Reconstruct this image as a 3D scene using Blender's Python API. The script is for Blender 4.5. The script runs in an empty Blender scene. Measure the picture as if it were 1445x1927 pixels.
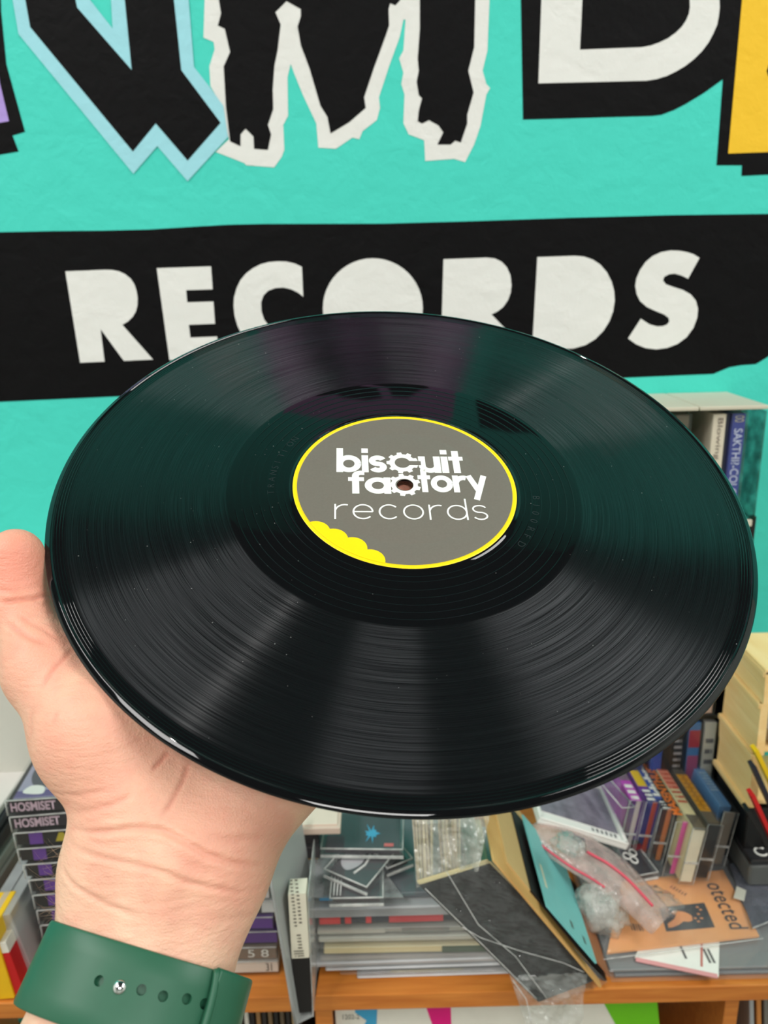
import bpy, bmesh, math, random
import numpy as np
from mathutils import Vector, Matrix
from mathutils.bvhtree import BVHTree
from mathutils.geometry import tessellate_polygon

random.seed(11)
rng = np.random.default_rng(5)
scene = bpy.context.scene
COL = scene.collection

# ---------------------------------------------------------------- camera
FPX, CX, CY = 1476.0, 722.5, 963.5          # focal length and centre of a 1445x1927 frame
PITCH, ROLL = math.radians(16.5), math.radians(1.4)
EYE = Vector((0.0, 0.0, 1.45))
_f = Vector((0, math.cos(PITCH), -math.sin(PITCH)))
_u0 = Vector((0, math.sin(PITCH), math.cos(PITCH)))
_x0 = Vector((1, 0, 0))
_r = math.cos(ROLL) * _x0 - math.sin(ROLL) * _u0
_u = math.sin(ROLL) * _x0 + math.cos(ROLL) * _u0

cam_data = bpy.data.cameras.new('camera')
cam_data.sensor_fit = 'AUTO'
cam_data.sensor_width = 36.0
cam_data.lens = FPX * 36.0 / 1927.0
cam_data.clip_start = 0.01
cam_data.dof.use_dof = True
cam_data.dof.focus_distance = 0.335
cam_data.dof.aperture_fstop = cam_data.lens / 1.9     # pupil of about 1.9 mm
cam = bpy.data.objects.new('camera', cam_data)
cam.matrix_world = Matrix(((_r.x, _u.x, -_f.x, EYE.x), (_r.y, _u.y, -_f.y, EYE.y),
                           (_r.z, _u.z, -_f.z, EYE.z), (0, 0, 0, 1)))
COL.objects.link(cam)
scene.camera = cam

# ---------------------------------------------------------------- view, world, lights
scene.view_settings.view_transform = 'Standard'
scene.view_settings.look = 'None'
scene.view_settings.gamma = 1.0
scene.view_settings.use_curve_mapping = False
scene.view_settings.exposure = 0.16
scene.cycles.transparent_max_bounces = 40

world = bpy.data.worlds.new('world')
scene.world = world
world.use_nodes = True
world.node_tree.nodes['Background'].inputs[0].default_value = (0.95, 0.98, 1.0, 1)
world.node_tree.nodes['Background'].inputs[1].default_value = 0.30

WALL_Y = 0.86
SHELF_Z = 0.82
CEIL_Z = 3.25


def area_light(name, loc, sx, sy, power, color=(1, 1, 1), target=None):
    ld = bpy.data.lights.new(name, 'AREA')
    ld.shape = 'RECTANGLE'
    ld.size, ld.size_y = sx, sy
    ld.energy = power
    ld.color = color
    o = bpy.data.objects.new(name, ld)
    o.location = loc
    if target is not None:
        o.rotation_euler = (Vector(target) - Vector(loc)).to_track_quat('-Z', 'Y').to_euler()
    COL.objects.link(o)
    return o


# ceiling fixtures of the shop, all behind and beside the photographer
area_light('ceiling_panel_light', (-1.55, -0.45, CEIL_Z - 0.04), 0.55, 1.7, 42, (1.0, 0.985, 0.96))
area_light('ceiling_panel_light.001', (1.55, -0.45, CEIL_Z - 0.04), 0.55, 1.7, 42, (1.0, 0.985, 0.96))
area_light('ceiling_panel_light.002', (0.0, -2.3, CEIL_Z - 0.04), 1.2, 0.6, 50, (1.0, 0.985, 0.96))


sl = bpy.data.lights.new('ceiling_spot_bulb', 'SPOT')
sl.energy = 18
sl.shadow_soft_size = 0.022
sl.spot_size = math.radians(120)
sl.color = (1.0, 0.95, 0.88)
so = bpy.data.objects.new('ceiling_spot_bulb', sl)
so.location = (-0.98, -0.62, CEIL_Z - 0.12)
COL.objects.link(so)


# ---------------------------------------------------------------- helpers: pixels to places
def ray(px, py):
    return _r * ((px - CX) / FPX) - _u * ((py - CY) / FPX) + _f


def at_depth(px, py, z):
    return EYE + ray(px, py) * z


def at_y(px, py, Y):
    d = ray(px, py)
    return EYE + d * ((Y - EYE.y) / d.y)


def at_z(px, py, Z):
    d = ray(px, py)
    return EYE + d * ((Z - EYE.z) / d.z)


def on_shelf(px, py, h=0.0):
    return at_z(px, py, SHELF_Z + h)


def cam2w(c):
    """camera millimetres (x right, y down, z forward) to world metres"""
    return EYE + (_r * c[0] - _u * c[1] + _f * c[2]) * 0.001


# ---------------------------------------------------------------- helpers: materials
def lin(c):
    out = []
    for v in c[:3]:
        v = v / 255.0
        out.append(v / 12.92 if v <= 0.04045 else ((v + 0.055) / 1.055) ** 2.4)
    return tuple(out) + (1.0,)


MATS = {}


def pmat(name, rgb, rough=0.5, spec=0.5, var=0.08, scale=60.0, bump=0.0, bump_scale=400.0, coat=0.0, metallic=0.0,
         transmission=0.0, sub=0.0):
    """procedural principled material: colour with fine noise variation and optional noise relief"""
    if name in MATS:
        return MATS[name]
    m = bpy.data.materials.new(name)
    m.use_nodes = True
    nt = m.node_tree
    b = nt.nodes['Principled BSDF']
    tc = nt.nodes.new('ShaderNodeTexCoord')
    ns = nt.nodes.new('ShaderNodeTexNoise')
    ns.inputs['Scale'].default_value = scale
    ns.inputs['Detail'].default_value = 4
    nt.links.new(tc.outputs['Object'], ns.inputs['Vector'])
    mx = nt.nodes.new('ShaderNodeMix')
    mx.data_type = 'RGBA'
    c = lin(rgb)
    mx.inputs[6].default_value = tuple(max(0, v * (1 - var)) for v in c[:3]) + (1,)
    mx.inputs[7].default_value = tuple(min(1, v * (1 + var)) for v in c[:3]) + (1,)
    nt.links.new(ns.outputs['Fac'], mx.inputs[0])
    nt.links.new(mx.outputs[2], b.inputs['Base Color'])
    b.inputs['Roughness'].default_value = rough
    b.inputs['Specular IOR Level'].default_value = spec
    b.inputs['Metallic'].default_value = metallic
    b.inputs['Coat Weight'].default_value = coat
    b.inputs['Coat Roughness'].default_value = 0.08
    b.inputs['Transmission Weight'].default_value = transmission
    if sub:
        b.inputs['Subsurface Weight'].default_value = sub
    if bump:
        n2 = nt.nodes.new('ShaderNodeTexNoise')
        n2.inputs['Scale'].default_value = bump_scale
        n2.inputs['Detail'].default_value = 5
        nt.links.new(tc.outputs['Object'], n2.inputs['Vector'])
        bp = nt.nodes.new('ShaderNodeBump')
        bp.inputs['Strength'].default_value = bump
        bp.inputs['Distance'].default_value = 0.002
        nt.links.new(n2.outputs['Fac'], bp.inputs['Height'])
        nt.links.new(bp.outputs['Normal'], b.inputs['Normal'])
    MATS[name] = m
    return m


def clear_mat(name, tint=(235, 238, 238), opacity=0.12, gloss=0.06, bump=0.0, bump_scale=60.0, ior=1.5):
    """thin clear plastic: mostly see-through, a veil of its own colour, fresnel gloss"""
    if name in MATS:
        return MATS[name]
    m = bpy.data.materials.new(name)
    m.use_nodes = True
    nt = m.node_tree
    nt.nodes.clear()
    out = nt.nodes.new('ShaderNodeOutputMaterial')
    tr = nt.nodes.new('ShaderNodeBsdfTransparent')
    df = nt.nodes.new('ShaderNodeBsdfDiffuse')
    gl = nt.nodes.new('ShaderNodeBsdfGlossy')
    fr = nt.nodes.new('ShaderNodeFresnel')
    m1 = nt.nodes.new('ShaderNodeMixShader')
    m2 = nt.nodes.new('ShaderNodeMixShader')
    tc = nt.nodes.new('ShaderNodeTexCoord')
    ns = nt.nodes.new('ShaderNodeTexNoise')
    mr = nt.nodes.new('ShaderNodeMapRange')
    ns.inputs['Scale'].default_value = bump_scale
    ns.inputs['Detail'].default_value = 3
    nt.links.new(tc.outputs['Object'], ns.inputs['Vector'])
    mr.inputs[1].default_value, mr.inputs[2].default_value = 0.35, 0.65
    mr.inputs[3].default_value, mr.inputs[4].default_value = opacity * 0.6, min(1, opacity * 1.4)
    nt.links.new(ns.outputs['Fac'], mr.inputs[0])
    df.inputs['Color'].default_value = lin(tint)
    tr.inputs['Color'].default_value = (0.97, 0.98, 0.98, 1)
    gl.inputs['Roughness'].default_value = gloss
    fr.inputs['IOR'].default_value = ior
    if bump:
        bp = nt.nodes.new('ShaderNodeBump')
        bp.inputs['Strength'].default_value = bump
        bp.inputs['Distance'].default_value = 0.004
        nt.links.new(ns.outputs['Fac'], bp.inputs['Height'])
        nt.links.new(bp.outputs['Normal'], gl.inputs['Normal'])
        nt.links.new(bp.outputs['Normal'], fr.inputs['Normal'])
    nt.links.new(mr.outputs[0], m1.inputs[0])
    nt.links.new(tr.outputs[0], m1.inputs[1])
    nt.links.new(df.outputs[0], m1.inputs[2])
    ge = nt.nodes.new('ShaderNodeNewGeometry')
    one = nt.nodes.new('ShaderNodeMath')
    one.operation = 'SUBTRACT'
    one.inputs[0].default_value = 1.0
    nt.links.new(ge.outputs['Backfacing'], one.inputs[1])
    fm = nt.nodes.new('ShaderNodeMath')
    fm.operation = 'MULTIPLY'
    nt.links.new(fr.outputs[0], fm.inputs[0])
    nt.links.new(one.outputs[0], fm.inputs[1])
    nt.links.new(fm.outputs[0], m2.inputs[0])
    nt.links.new(m1.outputs[0], m2.inputs[1])
    nt.links.new(gl.outputs[0], m2.inputs[2])
    nt.links.new(m2.outputs[0], out.inputs['Surface'])
    MATS[name] = m
    return m


# ---------------------------------------------------------------- helpers: objects
def tag(o, label=None, cat=None, group=None, kind=None):
    if label:
        o['label'] = label
    if cat:
        o['category'] = cat
    if group:
        o['group'] = group
    if kind:
        o['kind'] = kind
    return o


def empty(name, loc, label=None, cat=None, group=None, rot=None, kind=None):
    o = bpy.data.objects.new(name, None)
    o.empty_display_size = 0.02
    if rot is not None:
        o.matrix_world = Matrix.Translation(Vector(loc)) @ rot.to_4x4()
    else:
        o.location = loc
    COL.objects.link(o)
    return tag(o, label, cat, group, kind)


def link(name, me, mat=None, parent=None, smooth=False):
    if mat is not None and len(me.materials) == 0:
        me.materials.append(mat)
    if smooth:
        me.polygons.foreach_set('use_smooth', [True] * len(me.polygons))
    o = bpy.data.objects.new(name, me)
    COL.objects.link(o)
    if parent is not None:
        o.parent = parent
    return o


def pydata(name, verts, faces, mat=None, parent=None, smooth=False, fix=True):
    me = bpy.data.meshes.new(name)
    me.from_pydata([tuple(v) for v in verts], [], faces)
    if fix:
        bm = bmesh.new()
        bm.from_mesh(me)
        bmesh.ops.recalc_face_normals(bm, faces=bm.faces)
        bm.to_mesh(me)
        bm.free()
    me.update()
    return link(name, me, mat, parent, smooth)


def rbox_mesh(name, sx, sy, sz, bev=0.0, seg=2, off=(0, 0, 0)):
    """bevelled box; off moves its centre"""
    bm = bmesh.new()
    bmesh.ops.create_cube(bm, size=1.0)
    for v in bm.verts:
        v.co = Vector((v.co.x * sx + off[0], v.co.y * sy + off[1], v.co.z * sz + off[2]))
    if bev:
        bmesh.ops.bevel(bm, geom=list(bm.edges), offset=bev, segments=seg, affect='EDGES', profile=0.6)
    me = bpy.data.meshes.new(name)
    bm.to_mesh(me)
    bm.free()
    return me


def rbox(name, sx, sy, sz, mat, parent=None, bev=0.0, off=(0, 0, 0), seg=2):
    return link(name, rbox_mesh(name, sx, sy, sz, bev, seg, off), mat, parent)


def prism(name, loops, ez, mat, parent=None, lift=None):
    """flat shape with holes (loops of Vectors, first is the outline), thickened by the vector ez"""
    loops = [[Vector(p) for p in l] for l in loops]
    tris = tessellate_polygon(loops)
    flat = [p for l in loops for p in l]
    n = len(flat)
    ez = Vector(ez)
    verts = [p + ez for p in flat] + flat
    faces = [tuple(t) for t in tris] + [tuple(i + n for i in reversed(t)) for t in tris]
    k = 0
    for l in loops:
        m = len(l)
        for i in range(m):
            a, b = k + i, k + (i + 1) % m
            faces.append((a, b, b + n, a + n))
        k += m
    return pydata(name, verts, faces, mat, parent)


def quad_slab(name, p0, p1, p2, p3, thick, mat, parent=None):
    """slab over four corners (in order), thickened against its face normal"""
    p = [Vector(q) for q in (p0, p1, p2, p3)]
    n = (p[1] - p[0]).cross(p[3] - p[0]).normalized() * thick
    v = p + [q - n for q in p]
    f = [(0, 1, 2, 3), (7, 6, 5, 4), (0, 4, 5, 1), (1, 5, 6, 2), (2, 6, 7, 3), (3, 7, 4, 0)]
    return pydata(name, v, f, mat, parent)


_tmp_font = {}


def text_mesh(name, s, bold=0.0, spacing=1.0, depth=0.0):
    cu = bpy.data.curves.new('t', 'FONT')
    cu.body = s
    cu.size = 1.0
    cu.offset = bold
    cu.space_character = spacing
    cu.extrude = depth
    cu.resolution_u = 4
    o = bpy.data.objects.new('t', cu)
    COL.objects.link(o)
    bpy.context.view_layer.update()
    me = bpy.data.meshes.new_from_object(o.evaluated_get(bpy.context.evaluated_depsgraph_get()))
    bpy.data.objects.remove(o)
    bpy.data.curves.remove(cu)
    me.name = name
    me.materials.clear()
    return me


def fit_text(name, s, x0, x1, y0, y1, z, mat, parent, bold=0.0, spacing=1.0, matrix=None, thick=0.0):
    """text stretched into the rectangle x0..x1, y0..y1 at height z of the parent's frame (or of matrix)"""
    me = text_mesh(name, s, bold, spacing, 0.001 if thick else 0.0)
    n = len(me.vertices)
    if n == 0:
        return None
    co = np.empty(n * 3)
    me.vertices.foreach_get('co', co)
    co = co.reshape(-1, 3)
    lo, hi = co.min(0), co.max(0)
    co[:, 0] = x0 + (co[:, 0] - lo[0]) / max(1e-9, hi[0] - lo[0]) * (x1 - x0)
    co[:, 1] = y0 + (co[:, 1] - lo[1]) / max(1e-9, hi[1] - lo[1]) * (y1 - y0)
    co[:, 2] = z + (np.sign(co[:, 2]) * thick * 0.5 if thick else 0)
    if matrix is not None:
        M = np.array(matrix)
        co = co @ M[:3, :3].T + M[:3, 3]
    me.vertices.foreach_set('co', co.ravel())
    me.update()
    return link(name, me, mat, parent)


def smooth_closed(pts, n=8):
    """closed Catmull-Rom through pixel points"""
    out = []
    m = len(pts)
    for i in range(m):
        p0, p1, p2, p3 = (np.array(pts[(i + k - 1) % m], float) for k in range(4))
        for j in range(n):
            t = j / n
            out.append(tuple(0.5 * ((2 * p1) + (p2 - p0) * t + (2 * p0 - 5 * p1 + 4 * p2 - p3) * t * t
                                    + (3 * p1 - p0 - 3 * p2 + p3) * t ** 3)))
    return out


def curve_tube(name, pts, radius, mat, parent=None, res=6, cyclic=False):
    """poly tube mesh along points"""
    pts = [Vector(p) for p in pts]
    n = len(pts)
    verts, faces = [], []
    up = Vector((0.3, 0.2, 1)).normalized()
    for i, p in enumerate(pts):
        a = pts[(i - 1) % n] if (cyclic or i > 0) else p
        b = pts[(i + 1) % n] if (cyclic or i < n - 1) else p
        t = (b - a).normalized()
        s = t.cross(up)
        if s.length < 1e-4:
            s = t.cross(Vector((1, 0, 0)))
        s.normalize()
        w = s.cross(t)
        r = radius(i / max(1, n - 1)) if callable(radius) else radius
        for k in range(res):
            an = 2 * math.pi * k / res
            verts.append(p + (s * math.cos(an) + w * math.sin(an)) * r)
    m = n if cyclic else n - 1
    for i in range(m):
        for k in range(res):
            a = i * res + k
            b = i * res + (k + 1) % res
            c = ((i + 1) % n) * res + (k + 1) % res
            d = ((i + 1) % n) * res + k
            faces.append((a, b, c, d))
    if not cyclic:
        faces.append(tuple(range(res - 1, -1, -1)))
        faces.append(tuple((n - 1) * res + k for k in range(res)))
    return pydata(name, verts, faces, mat, parent, smooth=True)
# ================================================================ the setting
def wall_paint(name, rgb, rough=0.62, spec=0.3):
    """wall paint: flat colour, fine roller relief"""
    m = pmat(name, rgb, rough=rough, spec=spec, var=0.03, scale=9.0)
    nt = m.node_tree
    b = nt.nodes['Principled BSDF']
    tc = nt.nodes.new('ShaderNodeTexCoord')
    hs = []
    for sc, w in ((330.0, 1.0), (90.0, 0.9), (28.0, 0.8)):
        n2 = nt.nodes.new('ShaderNodeTexNoise')
        n2.inputs['Scale'].default_value = sc
        n2.inputs['Detail'].default_value = 3
        n2.inputs['Distortion'].default_value = 0.6
        nt.links.new(tc.outputs['Object'], n2.inputs['Vector'])
        mu = nt.nodes.new('ShaderNodeMath')
        mu.operation = 'MULTIPLY'
        mu.inputs[1].default_value = w * 30.0 / sc
        nt.links.new(n2.outputs['Fac'], mu.inputs[0])
        hs.append(mu)
    a1 = nt.nodes.new('ShaderNodeMath')
    a2 = nt.nodes.new('ShaderNodeMath')
    nt.links.new(hs[0].outputs[0], a1.inputs[0])
    nt.links.new(hs[1].outputs[0], a1.inputs[1])
    nt.links.new(a1.outputs[0], a2.inputs[0])
    nt.links.new(hs[2].outputs[0], a2.inputs[1])
    bp = nt.nodes.new('ShaderNodeBump')
    bp.inputs['Strength'].default_value = 0.85
    bp.inputs['Distance'].default_value = 0.0022
    nt.links.new(a2.outputs[0], bp.inputs['Height'])
    nt.links.new(bp.outputs['Normal'], b.inputs['Normal'])
    return m


M_TEAL = wall_paint('teal_wall_paint', (72, 214, 197))
M_WBLACK = wall_paint('black_wall_paint', (10, 9, 11), 0.6, 0.12)
M_WWHITE = wall_paint('white_wall_paint', (232, 232, 228))
M_WBLUE = wall_paint('light_blue_wall_paint', (160, 220, 232))
M_WYELLOW = wall_paint('yellow_wall_paint', (246, 197, 45))
M_WPURPLE = wall_paint('lilac_wall_paint', (176, 150, 222))
M_WMAUVE = wall_paint('mauve_wall_paint', (205, 150, 205))
M_CEIL = pmat('ceiling_paint', (78, 80, 84), rough=0.9, var=0.1, scale=4)
M_OTHER = pmat('shop_wall_paint', (226, 224, 218), rough=0.8, var=0.04, scale=5)
M_FLOOR = pmat('shop_floor_vinyl', (128, 120, 110), rough=0.5, var=0.15, scale=8)

wall = tag(rbox('wall_back', 5.0, 0.10, CEIL_Z + 0.1, M_TEAL), kind='structure')
wall.location = (0, WALL_Y + 0.05, CEIL_Z / 2)
tag(rbox('ceiling', 5.2, 5.6, 0.08, M_CEIL, off=(0, -1.75, CEIL_Z + 0.04)), kind='structure')
tag(rbox('floor', 5.2, 5.6, 0.08, M_FLOOR, off=(0, -1.75, -0.04)), kind='structure')
tag(rbox('wall_left', 0.08, 5.4, CEIL_Z, M_OTHER, off=(-2.54, -1.8, CEIL_Z / 2)), kind='structure')
tag(rbox('wall_right', 0.08, 5.4, CEIL_Z, M_OTHER, off=(2.54, -1.8, CEIL_Z / 2)), kind='structure')
tag(rbox('wall_rear', 5.0, 0.08, CEIL_Z, M_OTHER, off=(0, -4.46, CEIL_Z / 2)), kind='structure')

PAINT_T = 0.0003


def painted(name, pts, mat, layer, holes=(), label=None):
    """painted shape on the wall: pixel outlines carried onto the wall plane, a coat of paint thick"""
    y = WALL_Y - PAINT_T * (layer - 1) - 0.00005
    loops = [[at_y(p[0], p[1], y) - wall.location for p in l] for l in [pts, *holes]]
    o = prism(name, loops, (0, -PAINT_T, 0), mat, wall)
    if label:
        o['label'] = label
    return o


# letter at the far left: lilac in black
painted('painted_letter_backing', [(-2, -150), (2, 21), (12, 121), (47, 248), (23.5, 255), (35, 285), (0, 291), (-170, 300), (-170, -150)],
        M_WBLACK, 1)  # black paint around the lilac letter
painted('painted_letter', [(-35, -100), (0, 157), (17, 228), (0, 231), (-120, 240), (-120, -100)], M_WPURPLE, 2, label='lilac painted letter')
# letter N: black with a light blue outline
# letter M: black with a ragged white outline
M_OUT = [(385, 0), (383, 71), (402, 79), (404, 93), (394, 125), (396, 162), (412, 190), (431, 262), (406, 286), (460, 307), (463, 311), (516, 315),
         (530, 295), (535, 282), (533, 235), (542, 218), (541, 145), (547, 120), (553, 137), (570, 179), (595, 232), (599, 278), (632, 280),
         (663, 259), (676, 262), (682, 247), (709, 226), (715, 203), (713, 183), (732, 125), (752, 70), (759, 37), (763, 37), (759, 95), (751, 110),
         (759, 137), (755, 158), (761, 178), (759, 232), (769, 253), (798, 264), (800, 303), (854, 299), (875, 305), (892, 272), (904, 237),
         (915, 178), (922, 166), (915, 158), (908, 133), (917, 95), (921, 0), (922, -160), (380, -160)]
painted('painted_letter_outline', M_OUT, M_WWHITE, 1, label='ragged white outline of the painted letter M')
painted('painted_letter', [(412, 0), (416, 25), (410, 48), (423, 54), (433, 98), (421, 125), (425, 199), (433, 266), (452.5, 275), (452.5, 253),
                           (462, 242), (477, 257), (478, 280), (504, 282), (510, 253), (504, 235), (514, 205.5), (513, 170), (516, 125),
                           (522, 95.5), (528, 46), (518, 23), (539, 2), (566, 17), (566, 31), (560, 50), (566, 85), (582.5, 129), (603, 199),
                           (616, 220), (622, 251), (657, 230), (688, 203), (685, 183), (703, 129), (726, 66), (732, 48), (731, 17), (734, 6),
                           (744, 10), (753, 0), (752, -160), (414, -160)], M_WBLACK, 2, label='black painted letter M with torn edges')
painted('painted_letter', [(790, 0), (790, 54), (786, 110), (788, 133), (784, 154), (788, 179), (794, 185), (788, 208), (786, 228), (794, 232.5),
                           (807, 226), (825, 236), (834, 249), (823, 272), (848, 272), (856.5, 264.5), (867, 268), (879, 232.5), (879, 216),
                           (891, 174), (881, 133), (892, 89), (894, 0), (895, -160), (788, -160)], M_WBLACK, 2,
        label='black right leg of the painted letter M')
painted('painted_letter_outline', [(14, -160), (24, 0), (35, 64), (251, 327), (296, 275), (353, 341), (429, 258), (420, 199), (394, 163),
                                   (365, 126), (355, 0), (348, -160), (203, -160), (209, 0), (212, 54), (169.5, 0), (160, -160)], M_WBLUE, 3,
        label='light blue outline of the painted letter N')
painted('painted_letter', [(48, 0), (57, 51), (250, 285), (293, 232), (353, 302), (415, 231), (341, 132), (327, 0), (320, -160), (228, -160),
                           (235, 0), (248, 132), (145, 14), (142, 0), (138, -160), (42, -160)], M_WBLACK, 4, label='black painted letter N')
# letters at the right: white and yellow on black
painted('painted_letter_backing', [(980, 0), (984, 225), (1227, 218), (1244, 216), (1268, 207), (1289.5, 196), (1324, 175), (1345, 160),
                                  (1360, 149), (1348, 311), (1396, 311), (1395, 331), (1445, 328.5), (1700, 322), (1700, -160), (980, -160)],
        M_WBLACK, 1)  # black paint behind the white and yellow letters
painted('painted_letter', [(1018.6, 0), (1013, 157), (1216, 152), (1235, 149), (1254.5, 143), (1273, 134), (1289.5, 124), (1306, 111), (1321, 96),
                           (1333, 80), (1342, 63), (1349, 47), (1352, 31.5), (1354, 15), (1353.5, 0), (1350, -30), (1335, -70), (1310, -110),
                           (1270, -150), (1018, -160)], M_WWHITE, 2,
        holes=[[(1095.5, 0), (1091, 93.7), (1207, 89), (1224, 86), (1240.5, 80), (1257, 72), (1272, 61), (1283, 50), (1291, 38), (1296, 26), (1298, 14),
                (1297.5, 0), (1290, -30), (1270, -60), (1240, -85), (1200, -100), (1095, -100)]],
        label='white rounded painted letter on black')
painted('painted_letter', [(1396, 0), (1370, 289), (1530, 283), (1560, -160), (1400, -160)], M_WYELLOW, 2,
        holes=[[(1442, 134), (1450, 110), (1490, 95), (1490, 165), (1450, 158)]], label='yellow painted letter on black')

# black band with white word
painted('painted_band', [(-500, 452), (-200, 444), (0, 437), (100, 435), (199, 434), (280, 432), (359, 427), (430, 423), (498, 421.5), (720, 421),
                         (900, 416), (1071, 410), (1260, 405), (1445, 402.5), (1700, 397), (1760, 400), (1760, 628), (1600, 632), (1500, 645),
                         (1465, 655), (1442, 673), (1422, 685), (1395, 687), (1372, 691), (1355, 698), (1342, 703.5), (1192, 710), (900, 722),
                         (214, 746), (0, 756), (-250, 768), (-500, 776)], M_WBLACK, 1, label='long black painted band behind the white letters')


def c4(x, y):
    return (x * 0.4983, 400 + y * 0.4983)


def c5(x, y):
    return (720 + x * 0.5017, 390 + y * 0.5017)


def arc_pts(cx, cy, rx, ry, a0, a1, n):
    return [(cx + rx * math.cos(math.radians(a0 + (a1 - a0) * i / n)), cy + ry * math.sin(math.radians(a0 + (a1 - a0) * i / n))) for i in range(n + 1)]


R1 = [(247, 222)] + [(400, 216), (425, 217), (450, 222), (473, 233), (494, 250), (508, 272), (516, 297), (520, 325), (519, 350), (513, 374),
                     (501, 394), (484, 411), (462, 424), (578, 555), (468, 560), (380, 440), (395, 563), (303, 567)]
painted('painted_letter', [c4(*p) for p in R1], M_WWHITE, 2, label='white painted letter R at the start of the word')
E1 = [(592, 210), (797, 203), (803, 290), (703, 293), (707, 339), (806, 336), (812, 420), (713, 424), (719, 472), (820, 468), (828, 552), (640, 557)]
painted('painted_letter', [c4(*p) for p in E1], M_WWHITE, 2, label='white painted letter E')
C1 = [(1140, 205), (1112, 192), (1080, 185), (1050, 184), (1015, 187), (985, 195), (955, 210), (930, 229), (908, 255), (893, 287), (884, 320),
      (882, 352), (886, 390), (897, 428), (915, 465), (945, 503), (985, 530), (1040, 546), (1095, 543), (1150, 525), (1155, 420), (1125, 442),
      (1085, 455), (1050, 450), (1020, 433), (998, 405), (987, 372), (986, 338), (995, 313), (1013, 295), (1040, 285), (1070, 283), (1100, 290),
      (1125, 302), (1145, 318)]
painted('painted_letter', [c4(*p) for p in C1], M_WWHITE, 2, label='white painted letter C')
painted('painted_letter', arc_pts(701.5, 580, 94, 94, 0, 352, 47), M_WWHITE, 2, label='white painted letter O, a filled disc')
R2 = [(228, 195), (390, 189), (420, 192), (447, 205), (466, 226), (479, 255), (483, 290), (480, 320), (470, 348), (452, 374), (430, 391),
      (408, 402), (530, 528), (415, 532), (326, 420), (333, 534), (218, 538)]
painted('painted_letter', [c5(*p) for p in R2], M_WWHITE, 2, label='white painted letter R next to the D')
D1 = [(580, 187), (720, 182), (755, 185), (787, 196), (816, 215), (840, 243), (858, 278), (868, 315), (870, 350), (864, 390), (850, 428),
      (828, 463), (798, 494), (760, 517), (715, 530), (560, 536)]
painted('painted_letter', [c5(*p) for p in D1], M_WWHITE, 2, label='white painted letter D, filled')
S1 = [(1188, 190), (1165, 176), (1140, 168), (1110, 163), (1080, 162), (1045, 168), (1012, 183), (985, 206), (964, 237), (951, 268), (947, 295),
      (952, 325), (965, 352), (990, 374), (1025, 390), (1055, 402), (1072, 415), (1075, 428), (1066, 440), (1050, 446), (1030, 447), (1000, 439),
      (968, 418), (920, 492), (950, 514), (985, 528), (1025, 533), (1065, 528), (1105, 513), (1140, 487), (1165, 452), (1179, 415), (1182, 380),
      (1174, 350), (1155, 327), (1125, 310), (1090, 299), (1062, 289), (1051, 275), (1056, 260), (1075, 251), (1095, 249), (1120, 256), (1145, 268)]
painted('painted_letter', [c5(*p) for p in S1], M_WWHITE, 2, label='white painted letter S at the end of the word')
# ================================================================ the record
REC_C = np.array([9.318, -12.03, 346.65])
REC_N = np.array([0.05062, -0.71555, -0.69673])
rec_c = cam2w(REC_C)
rec_n = (_r * REC_N[0] - _u * REC_N[1] + _f * REC_N[2]).normalized()


def rec_hit(px, py):
    d = ray(px, py)
    return EYE + d * ((rec_c - EYE).dot(rec_n) / d.dot(rec_n))


rx = (rec_hit(914, 979) - rec_hit(629, 977)).normalized()
rx = (rx - rec_n * rx.dot(rec_n)).normalized()
ry = rec_n.cross(rx)
rec_rot = Matrix(((rx.x, ry.x, rec_n.x), (rx.y, ry.y, rec_n.y), (rx.z, ry.z, rec_n.z)))


def rec_uv(px, py):
    q = rec_hit(px, py) - rec_c
    return q.dot(rx), q.dot(ry)


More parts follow.
